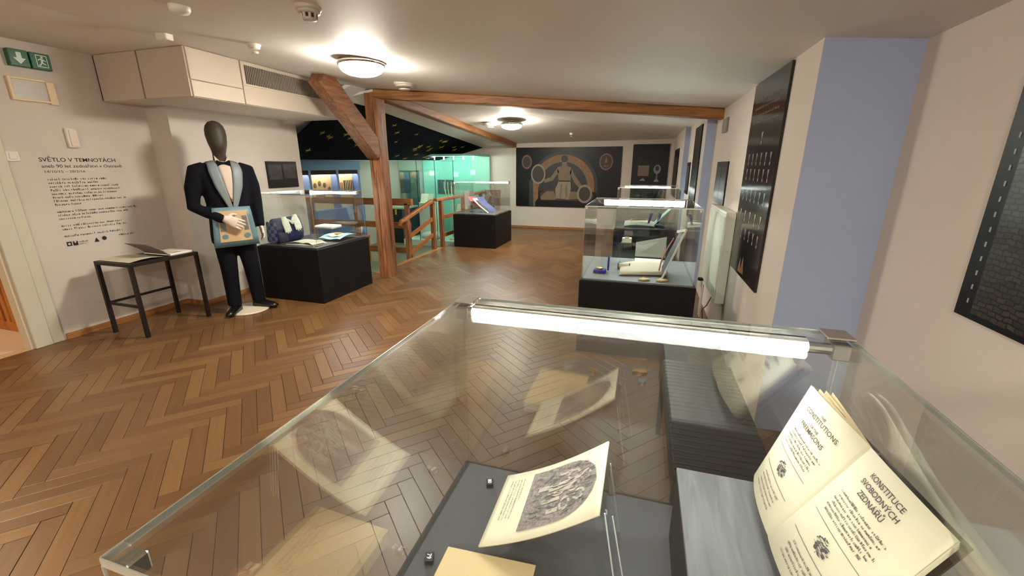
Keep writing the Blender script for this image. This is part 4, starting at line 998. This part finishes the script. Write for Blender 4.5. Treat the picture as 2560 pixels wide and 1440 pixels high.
for (yy, zz, nm) in ((4.02, .86, 0), (4.16, .87, 1)):
    part('glove', remesh(hand((-3.815, yy, zz), (.32, .02, -1), (0, 1, 0), (.9, 0, .3), 1.08, -.04, .6, thumb=1 if nm else -1), .005, 2), WHITE, gl2, smooth=True)
bg.location = (-3.9, 3.89, .611); bg.scale = (1.1, 1.1, 1.12)
gl2.location = (-3.80, 3.89, .712); gl2.scale = (1.12, 1.12, 1.1)
ob = thing('open_ritual_book', 'open white booklet lying at the front of bag showcase', 'book', (-3.5, 3.8, .611))
part('page_block', M().grid(lambda a, b: (-3.74+.19*a, 3.66+.2*b+.07*a, .63+.015*math.sin(PI*a)), 10, 2).grid(lambda a, b: (-3.55+.19*a, 3.73+.2*b-.07*a, .63+.015*math.sin(PI*a)), 10, 2), PAPER, ob, smooth=True)
part('cover', M().box((-3.74, 3.68, .611), (-3.37, 3.9, .62)), WHITE, ob)
s = Sheet((-3.53, 3.74, .646), (.94, -.34, 0), (.34, .94, 0)); m_ = M(); [s.line(m_, .03, .16, .03+k*.022, .01, .0) for k in range(6)]; part('print', m_, INKG, ob)
pl_ = thing('white_cushion', 'flat white cushion box raised on clear stand above the blue apron', 'cushion', (-3.62, 4.3, .61))
cu_ = M().ell((0, 0, 0), (.14, .1, .025)); 
part('cushion', M().box((-3.80, 4.2, .72), (-3.53, 4.38, .755), .012), WHITE, pl_)
part('riser', M().box((-3.76, 4.22, .611), (-3.57, 4.36, .72)), ACR, pl_)
aa = thing('blue_bordered_apron', 'white apron with pale blue border and gilt emblem in bag showcase', 'apron', (-3.42, 4.15, .611))
part('cloth', M().grid(lambda a, b: (-3.58+.3*a, 4.0+.36*b, .64+.03*math.sin(PI*b)+.006*math.sin(9*a)), 12, 8), mat('pale_blue_silk', (160, 206, 220), .5, var=.06), aa, smooth=True)
part('field', M().grid(lambda a, b: (-3.53+.2*a, 4.06+.24*b, .646+.03*math.sin(PI*(b*.67+.167))+.006*math.sin(9*a)), 12, 8), WHITE, aa, smooth=True)
part('emblem', M().lathe((-3.43, 4.17), [(.045, .675), (.04, .684), (.01, .688)], 16), mat('gilt_embroidery', (196, 166, 108), .6, var=.5, scale=90), aa)
cube_label(-3.33, 3.68, .61, '12', 'tiny number block at front corner of bag showcase')

# ------------------------------------------------------------ jewel showcase contents
BV = mat('royal_blue_velvet', (52, 48, 158), .6, var=.2, scale=30)
jb = thing('jewel_box', 'open royal blue jewel box with gilt medal', 'box', (-.29, 3.42, .611))
part('base', M().box((-.335, 3.38, .612), (-.235, 3.47, .637), .006), BV, jb)
part('lid', M().loft([[(-.225+.012*k+.0*j, 3.425+.045*math.cos(a), .69+.06*math.sin(a)) for a in [2*PI*j/18 for j in range(18)]] for k in (0, 1)]), BV, jb)
part('medal', M().lathe((-.288, 3.42), [(.024, .638), (.024, .65), (.004, .655)], 18), GOLD, jb)
sr = thing('parchment_sheet', 'long curled cream parchment sheet in the jewel showcase', 'parchment', (.08, 3.5, .611))
solid(part('sheet', M().grid(lambda a, b: (-.13+.36*a, 3.36+.3*b+.06*a, .615+.028*math.sin(PI*a*.9)+.03*b*b), 16, 6), PAPER, sr, smooth=True), .002, 0)
part('roll', M().tube([(-.12, 3.37, .63), (.24, 3.44, .632)], .016, 12), PAPER, sr, smooth=True)
pw = thing('white_card', 'plain white card standing behind the curled parchment', 'card', (.1, 3.8, .611))
part('card', M().box((-.02, 3.72, .611), (.21, 3.9, .65), .003), WHITE, pw)
ag = thing('small_drum', 'small cream drum lying on side behind the jewel box', 'drum', (-.1, 3.6, .611))
part('drum', M().tube([(-.145, 3.6, .636), (-.06, 3.6, .636)], .023, 16), PAPER, ag, smooth=False)
part('end_cap', M().tube([(-.152, 3.6, .636), (-.145, 3.6, .636)], .026, 16).tube([(-.06, 3.6, .636), (-.053, 3.6, .636)], .026, 16), BLACK, ag)
ars = thing('acrylic_riser', 'tall clear acrylic riser at the back of the jewel showcase', 'riser', (-.1, 3.88, .611))
part('post', M().box((-.15, 3.82, .611), (-.145, 3.9, .79)).box((-.055, 3.82, .611), (-.05, 3.9, .79)), ACR, ars); part('shelf', M().box((-.15, 3.82, .79), (-.05, 3.9, .794)), ACR, ars)
t = thing('white_ring_box', 'small white box with gilt badge on top of the clear riser', 'box', (-.1, 3.86, .795)); part('box', M().box((-.14, 3.83, .795), (-.06, 3.89, .835), .003), WHITE, t); part('badge', M().box((-.12, 3.835, .835), (-.08, 3.87, .842), .002), GOLD, t)
fd = thing('grey_document', 'grey printed sheet leaning against back of the jewel showcase', 'document', (.1, 3.95, .611))
part('sheet', M().prism([(-.02, 3.92, .66), (.24, 3.92, .66), (.24, 3.97, .84), (-.02, 3.97, .78)], (0, .004, 0)), mat('doc_grey', (150, 150, 140), .6, var=.1), fd)
lb_ = thing('leaning_board', 'dark leaning board with white edge and red cord in jewel showcase', 'board', (.28, 3.55, .611))
part('board', M().prism([(.19, 3.33, .615), (.19, 3.62, .615), (.33, 3.66, .98), (.33, 3.38, .98)], (.006, 0, -.002)), mat('slate_cloth', (62, 62, 70), .7, var=.3, scale=25), lb_)
part('white_edge', M().obox((.195, 3.33, .615), (.335, 3.375, .99), .02, .012, (1, 0, 0)), WHITE, lb_)
part('white_edge', M().obox((.335, 3.375, .99), (.29, 3.55, .95), .02, .012, (1, 0, 0)), WHITE, lb_)
part('cord', M().tube([(.175, 3.5, .62), (.19, 3.52, .72), (.23, 3.54, .82), (.27, 3.55, .9)], .006, 8), mat('red_cord', (176, 110, 104), .6), lb_, smooth=True)
for k, (x, y) in enumerate(((.06, 3.26), (.19, 3.27))):
    t = thing('gilt_jewel', ('left' if k == 0 else 'right')+' one of the two gilt jewels at the front of the jewel showcase', 'jewel', (x, y, .611), 0, 'gilt jewels at the front pane')
    part('badge', M().prism([(x-.04, y-.02, .614), (x+.0, y-.03, .614), (x+.045, y, .614), (x+.03, y+.03, .614), (x-.02, y+.02, .614)], (0, 0, .01)), mat('old_gilt', (212, 182, 126), .45, var=.2), t)
    part('ring', M().ell((x, y+.04, .62), (.012, .012, .006)), GOLD, t, smooth=True)
# ------------------------------------------------------------ sash showcase contents
RED = mat('red_silk', (192, 66, 66), .5, var=.12, scale=20); BLU = mat('blue_silk', (88, 92, 150), .5, var=.12, scale=20)
ss = thing('draped_sash', 'red and blue sash draped over a slanting stand', 'sash', (-2.9, 7.5, .611))
for k, (mt, dx) in enumerate(((RED, -.12), (BLU, .06))):
    part('red_band' if k == 0 else 'blue_band', M().grid(lambda a, b: (-3.0+dx+.1*b+.34*a*(1-.25*k), 7.42+.12*b, .90-.27*a**.8-.015*math.sin(6*a)), 14, 3), mt, ss, smooth=True)
part('lining', M().grid(lambda a, b: (-3.02+.06*b+.3*a, 7.40+.1*b, .875-.26*a**.8), 12, 2), WHITE, ss, smooth=True)
part('stand', M().prism([(-3.1, 7.45, .612), (-2.74, 7.45, .612), (-3.06, 7.45, .86)], (0, .15, 0)), ACR, ss)
dc = thing('standing_document', 'folded grey document upright in the sash showcase', 'document', (-3.15, 7.7, .611))
part('leaf', M().prism([(-3.26, 7.6, .72), (-3.17, 7.62, .72), (-3.17, 7.62, 1.0), (-3.26, 7.6, 1.0)], (0, .004, 0)), mat('lilac_grey', (168, 156, 160), .6, var=.1), dc); part('leaf', M().prism([(-3.16, 7.62, .72), (-3.06, 7.6, .72), (-3.06, 7.6, 1.0), (-3.16, 7.62, 1.0)], (0, .004, 0)), mat('lilac_grey', (168, 156, 160), .6), dc); part('foot', M().box((-3.2, 7.6, .611), (-3.12, 7.66, .72)), ACR, dc)
fr_ = thing('framed_photo', 'brown framed photograph standing at back of sash showcase', 'picture', (-2.78, 7.9, .611))
part('frame', M().prism([(-2.98, 7.9, .612), (-2.66, 7.9, .612), (-2.66, 7.98, 1.0), (-2.98, 7.98, 1.0)], (0, .015, 0)), mat('frame_brown', (104, 80, 62), .5, var=.2), fr_); part('photo', M().prism([(-2.95, 7.899, .65), (-2.69, 7.899, .65), (-2.69, 7.968, .97), (-2.95, 7.968, .97)], (0, -.003, 0)), PIXL, fr_)
# ------------------------------------------------------------ far showcase contents
a2 = thing('folded_apron', 'white folded apron with pale green border in farthest showcase', 'apron', (0, 6.4, .611))
part('cloth', M().grid(lambda a, b: (-.22+.42*a, 6.22+.35*b, .63+.06*math.sin(PI*a)*.4+.03*b), 12, 5), WHITE, a2, smooth=True)
part('border', M().grid(lambda a, b: (-.22+.42*a, 6.2+.03*b, .62+.06*math.sin(PI*a)*.4), 12, 2), mat('mint_silk', (176, 214, 204), .5), a2, smooth=True)
a3 = thing('leaning_apron', 'mint coloured apron leaning upward at right of farthest showcase', 'apron', (.3, 6.4, .611))
solid(part('cloth', M().grid(lambda a, b: (.18+.22*a, 6.3+.3*b, .63+.24*a), 8, 4), mat('mint_silk', (176, 214, 204), .5), a3), .005, 0)
for k, x in enumerate((.1, .22)):
    t = thing('blue_rosette', ('left' if k == 0 else 'right')+' one of two blue ribbon rosettes in farthest showcase', 'rosette', (x, 6.35, .66), 0, 'blue ribbon rosettes')
    part('ribbon', M().prism([(x, 6.35, .66), (x+.03, 6.35, .66), (x+.07, 6.38, .80), (x+.03, 6.38, .80)], (0, .01, 0)), BV, t)
t = thing('gilt_chain', 'gilt collar chain lying on the white folded apron', 'chain', (-.02, 6.4, .68)); part('link', M().tube([(-.14, 6.38, .70), (-.05, 6.36, .705), (.05, 6.4, .705), (.13, 6.46, .705)], .012, 6), GOLD, t, smooth=True)

# ------------------------------------------------------------ railing along the drop to the lower floor
rl = thing('wooden_railing', 'orange-brown wooden railing along the edge of raised floor', 'railing', (-3.5, 7.2, 0))
def post(x, y, z0, z1, parent, s_=.07): part('newel_post', M().obox((x, y, z0), (x, y, z1), s_, s_, (0, 1, 0), bev=.006), BEAMZ, parent)
post(-3.6, 6.02, -.05, .63, rl); post(-3.53, 6.78, 0, .84, rl)
part('handrail', M().obox((-3.62, 5.95, .615), (-3.53, 6.78, .86), .07, .06, bev=.012), RAILW, rl)
part('handrail_end', M().tube([(-3.60, 6.02, .62), (-3.635, 5.9, .60), (-3.64, 5.86, .55), (-3.63, 5.9, .51)], [.04, .038, .032, .022], 10), RAILW, rl, smooth=True)
part('rail', M().obox((-3.6, 6.04, .33), (-3.53, 6.76, .55), .035, .06), RAILW, rl); part('rail', M().obox((-3.6, 6.04, .05), (-3.53, 6.76, .27), .035, .06), RAILW, rl)
r2 = thing('far_wooden_railing', 'longer level wooden railing behind the sash showcase', 'railing', (-3.47, 8.4, 0))
for y in (7.0, 8.0, 9.0, 9.85): post(-3.47, y, 0, .86, r2)
part('handrail', M().obox((-3.47, 6.78, .875), (-3.47, 9.9, .875), .07, .055, bev=.012), RAILW, r2)
part('rail', M().obox((-3.47, 7.0, .55), (-3.47, 9.9, .55), .03, .07), RAILW, r2); part('rail', M().obox((-3.47, 7.0, .22), (-3.47, 9.9, .22), .03, .07), RAILW, r2)
r3 = thing('alcove_railing', 'low wooden railing in the lower alcove behind the timber post', 'railing', (-4.6, 6.3, -.35))
for x in (-5.7, -4.75, -3.75): post(x, 6.3, -.35, .85, r3)
part('handrail', M().obox((-5.8, 6.3, .87), (-3.65, 6.3, .87), .07, .11, bev=.012), RAILW, r3)
part('rail', M().obox((-5.75, 6.3, .48), (-3.7, 6.3, .48), .03, .1), RAILW, r3); part('rail', M().obox((-5.75, 6.3, .05), (-3.7, 6.3, .05), .03, .1), RAILW, r3)

# ------------------------------------------------------------ blue display cabinet in the alcove
SB = mat('cabinet_blue', (96, 124, 178), .5, var=.05, scale=4)
bc = thing('blue_display_cabinet', 'blue framed three-bay display cabinet in the dim alcove', 'cabinet', (-5.98, 7.2, -.35))
part('header', M().box((-6.08, 5.6, 1.37), (-5.9, 8.1, 1.56)), SB, bc)
part('base', M().box((-6.08, 5.6, -.35), (-5.88, 8.1, .62)), SB, bc)
CRM = mat('cabinet_back', (206, 180, 136), .7, var=.06)
part('back_board', M().box((-6.09, 5.6, .6), (-6.05, 8.1, 1.38)), CRM, bc)
for y in (5.62, 6.60, 7.36, 8.04): part('upright', M().box((-6.05, y-.04, .62), (-5.9, y+.02, 1.37)), SB, bc)
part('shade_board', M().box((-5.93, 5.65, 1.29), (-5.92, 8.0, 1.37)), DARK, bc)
for j, (y, z_, n_) in enumerate(((6.95, .92, 5),)):
    for k in range(n_):
        yy = 6.72+k*.13; zz = 1.0+.12*math.sin(PI*k/(n_-1))
        t = thing('oval_portrait', 'small oval portrait in middle bay of blue cabinet, '+('first', 'second', 'third', 'fourth', 'fifth')[k]+' from left', 'portrait', (-6.04, yy, zz), 0, 'oval portraits in blue cabinet')
        m_ = M().loft([[(xx, yy+.035*math.cos(a), zz+.05*math.sin(a)) for a in [2*PI*q/16 for q in range(16)]] for xx in (-6.05, -6.035)]); part('frame', m_, mat('portrait_frame', (96, 82, 60), .5), t)
        m_ = M().loft([[(xx, yy+.024*math.cos(a), zz+.036*math.sin(a)) for a in [2*PI*q/16 for q in range(16)]] for xx in (-6.036, -6.032)]); part('face', m_, TAN, t)
t = thing('cabinet_sketch', 'square grey sketch under the oval portraits in blue cabinet', 'picture', (-6.04, 6.98, .8)); part('board', M().box((-6.05, 6.86, .78), (-6.035, 7.1, 1.0)), mat('sketch_grey', (140, 128, 104), .6, scale=30, rgb2=(90, 84, 72)), t)
t = thing('striped_photograph', 'striped dark photograph in right bay of blue cabinet', 'picture', (-6.04, 7.85, .9)); part('board', M().box((-6.05, 7.7, .88), (-6.035, 7.98, 1.16)), PIX, t)
for k in range(5): part('stripe', M().box((-6.035, 7.72+k*.055, .88), (-6.03, 7.735+k*.055, 1.16)), CRM, t)
t = thing('landscape_photograph', 'brown landscape photograph in right bay of blue cabinet', 'picture', (-6.04, 7.5, .9)); part('board', M().box((-6.05, 7.42, .9), (-6.035, 7.65, 1.12)), mat('sepia', (120, 80, 56), .6, scale=9, rgb2=(176, 138, 100)), t)
ch_ = thing('wooden_stool', 'brown wooden stool on lower floor before the blue cabinet', 'stool', (-5.2, 6.9, -.35))
part('seat', M().box((-5.4, 6.75, .1), (-5.05, 7.05, .15), .01), RAILW, ch_)
for x in (-5.37, -5.08):
    for y in (6.78, 7.02): part('leg', M().obox((x, y, .1), (x, y, -.35), .035, .035, (0, 1, 0)), RAILW, ch_)
t = thing('cloth_bust', 'pale cloth-draped bust standing near the blue cabinet', 'bust', (-5.2, 6.9, .15)); part('bust', M().lathe((-5.22, 6.9), [(.06, .15), (.09, .25), (.1, .35), (.05, .44), (.055, .52), (.02, .6)], 14), WHITE, t, smooth=True)
t = thing('small_wall_box', 'small dark upright box on alcove wall beside timber post', 'box', (-6.08, 8.9, .8)); part('housing', M().box((-6.1, 8.95, .85), (-6.04, 9.05, 1.2), .005), BLACK, t)

# ------------------------------------------------------------ tall glass vitrine, lit green, at the end of the alcove
MINT = mat('mint_panel', (120, 188, 172), .5, var=.05, scale=3)
vt = thing('tall_glass_vitrine', 'tall mint lit glass vitrine behind the wooden railing', 'vitrine', (-4.4, 9.3, -.35))
vx0, vx1, vy0, vy1 = -5.35, -3.56, 8.75, 9.9
part('back_panel', M().box((vx0, vy1-.02, -.35), (vx1, vy1, 1.72)), MINT, vt)
part('floor_panel', M().box((vx0, vy0, -.35), (vx1, vy1-.02, -.22)), mat('pale_mint_board', (200, 222, 208), .5), vt)
part('top_panel', M().box((vx0, vy0, 1.66), (vx1, vy1-.02, 1.70)), MINT, vt)
for k in range(4):
    a = vx0+(vx1-vx0)*k/4; part('glass_pane', M().box((a+.004, vy0, -.22), (a+(vx1-vx0)/4-.004, vy0+.008, 1.66)), GLASSF, vt)
    if k: part('joint_seal', M().box((a-.004, vy0-.002, -.22), (a+.004, vy0+.01, 1.66)), DKMET, vt)
part('side_pane', M().box((vx0, vy0+.01, -.22), (vx0+.008, vy1-.02, 1.66)), GLASSF, vt); part('side_pane', M().box((vx1-.008, vy0+.01, -.22), (vx1, vy1-.02, 1.66)), GLASSF, vt)
for k in range(7):
    x = vx0+.2+k*.24; part('spotlight', M().tube([(x, 9.2, 1.66), (x, 9.2, 1.59)], .012, 8), emis('vitrine_light', TEAL, 70), vt)
for k, (x, z_, lb) in enumerate(((-4.95, .72, 'left'), (-4.05, .5, 'right'))):
    t = thing('vitrine_plinth', lb+' pale plinth inside the tall mint vitrine', 'plinth', (x, 9.4, -.22), 0, 'plinths in the tall vitrine')
    part('block', M().box((x-.2, 9.2, -.22), (x+.2, 9.7, z_-.12), .004), mat('plinth_white', (205, 220, 205), .5), t)
for k, (x, z_, lb) in enumerate(((-5.0, .6, 'left'), (-4.05, .38, 'right'))):
    t = thing('displayed_volume', 'open pale volume on the '+lb+' plinth of the mint vitrine', 'book', (x, 9.4, z_), 0, 'open volumes in the mint vitrine')
    part('page', M().prism([(x-.16, 9.3, z_), (x, 9.34, z_), (x, 9.45, z_+.2), (x-.16, 9.4, z_+.2)], (0, .01, 0)), PAPER, t); part('page', M().prism([(x, 9.34, z_), (x+.16, 9.3, z_), (x+.16, 9.4, z_+.2), (x, 9.45, z_+.2)], (0, .01, 0)), PAPER, t)
dpz = thing('vitrine_document', 'dark framed double document on back of mint vitrine', 'document', (-4.75, 9.86, .75)); part('frame', M().box((-4.95, 9.86, .78), (-4.52, 9.88, 1.12)), mat('doc_dark', (70, 92, 90), .5, scale=20, rgb2=(40, 58, 58)), dpz)
part('divider', M().box((-4.745, 9.853, .78), (-4.73, 9.86, 1.12)), MINT, dpz)
for k, (x, z_) in enumerate(((-5.1, 1.28), (-4.45, 1.25), (-4.0, 1.3))):
    t = thing('vitrine_card', 'small pale card pinned in mint vitrine, '+('left', 'middle', 'right')[k]+' of three', 'card', (x, 9.87, z_), 0, 'cards in the mint vitrine'); part('card', M().box((x-.07, 9.872, z_-.06), (x+.07, 9.88, z_+.06)), mat('card_mint', (190, 226, 212), .5), t)
t = thing('candelabrum', 'pale branched candelabrum inside the mint vitrine', 'candelabrum', (-4.2, 9.05, -.22))
cmm = M().tube([(-4.2, 9.05, -.22), (-4.2, 9.05, 1.0)], .012, 8).lathe((-4.2, 9.05), [(.09, -.22), (.08, -.2), (.02, -.16)], 16)
for k in range(-2, 3):
    if k: cmm.tube([(-4.2, 9.05, .7), (-4.2+k*.06, 9.05, .74), (-4.2+k*.09, 9.05, .95)], .009, 8)
part('branch', cmm, mat('pale_brass', (196, 200, 150), .4, metal=.3), t, smooth=True)
for k in range(-2, 3):
    part('candle', M().tube([(-4.2+k*.09, 9.05, .95), (-4.2+k*.09, 9.05, 1.1)], .011, 8), PAPER, t)
fb = thing('folded_flag', 'pale glowing cloth heap on floor of mint vitrine', 'cloth', (-4.75, 9.05, -.22)); part('cloth', M().ell((-4.75, 9.08, -.16), (.3, .2, .1)), WHITE, fb, smooth=True)
struct('door_2', M().box((-6.05, 9.92, -.35), (-5.5, 9.955, 1.34)), mat('teal_doorway_dark', (22, 52, 56), .4, var=.2))  # flat panel, its colour standing in for the dark of an open doorway
t = thing('yellow_tag', 'small bright yellow tag on dark counter beside mint vitrine', 'tag', (-5.6, 9.2, .3)); part('tag', M().box((-5.63, 8.9, .33), (-5.59, 8.92, .45), .002), mat('yellow_plastic', (232, 190, 40), .4), t)
dk = thing('dark_counter', 'dark green counter with pale top left of mint vitrine', 'counter', (-5.6, 9.2, -.35)); part('body', M().box((-5.85, 8.93, -.35), (-5.42, 9.6, .46), .004), mat('dark_green_board', (26, 44, 44), .4, var=.2), dk); part('worktop', M().box((-5.87, 8.92, .46), (-5.4, 9.62, .50), .004), mat('pale_green_top', (190, 208, 180), .5), dk)
sd2 = thing('alcove_lamp', 'warm strip lamp tucked under the header of the blue cabinet', 'lamp', (-5.97, 7.0, 1.345)); part('diffuser', M().box((-5.99, 5.7, 1.345), (-5.96, 7.98, 1.36)), emis('alcove_light', (1, .82, .58), 10), sd2)
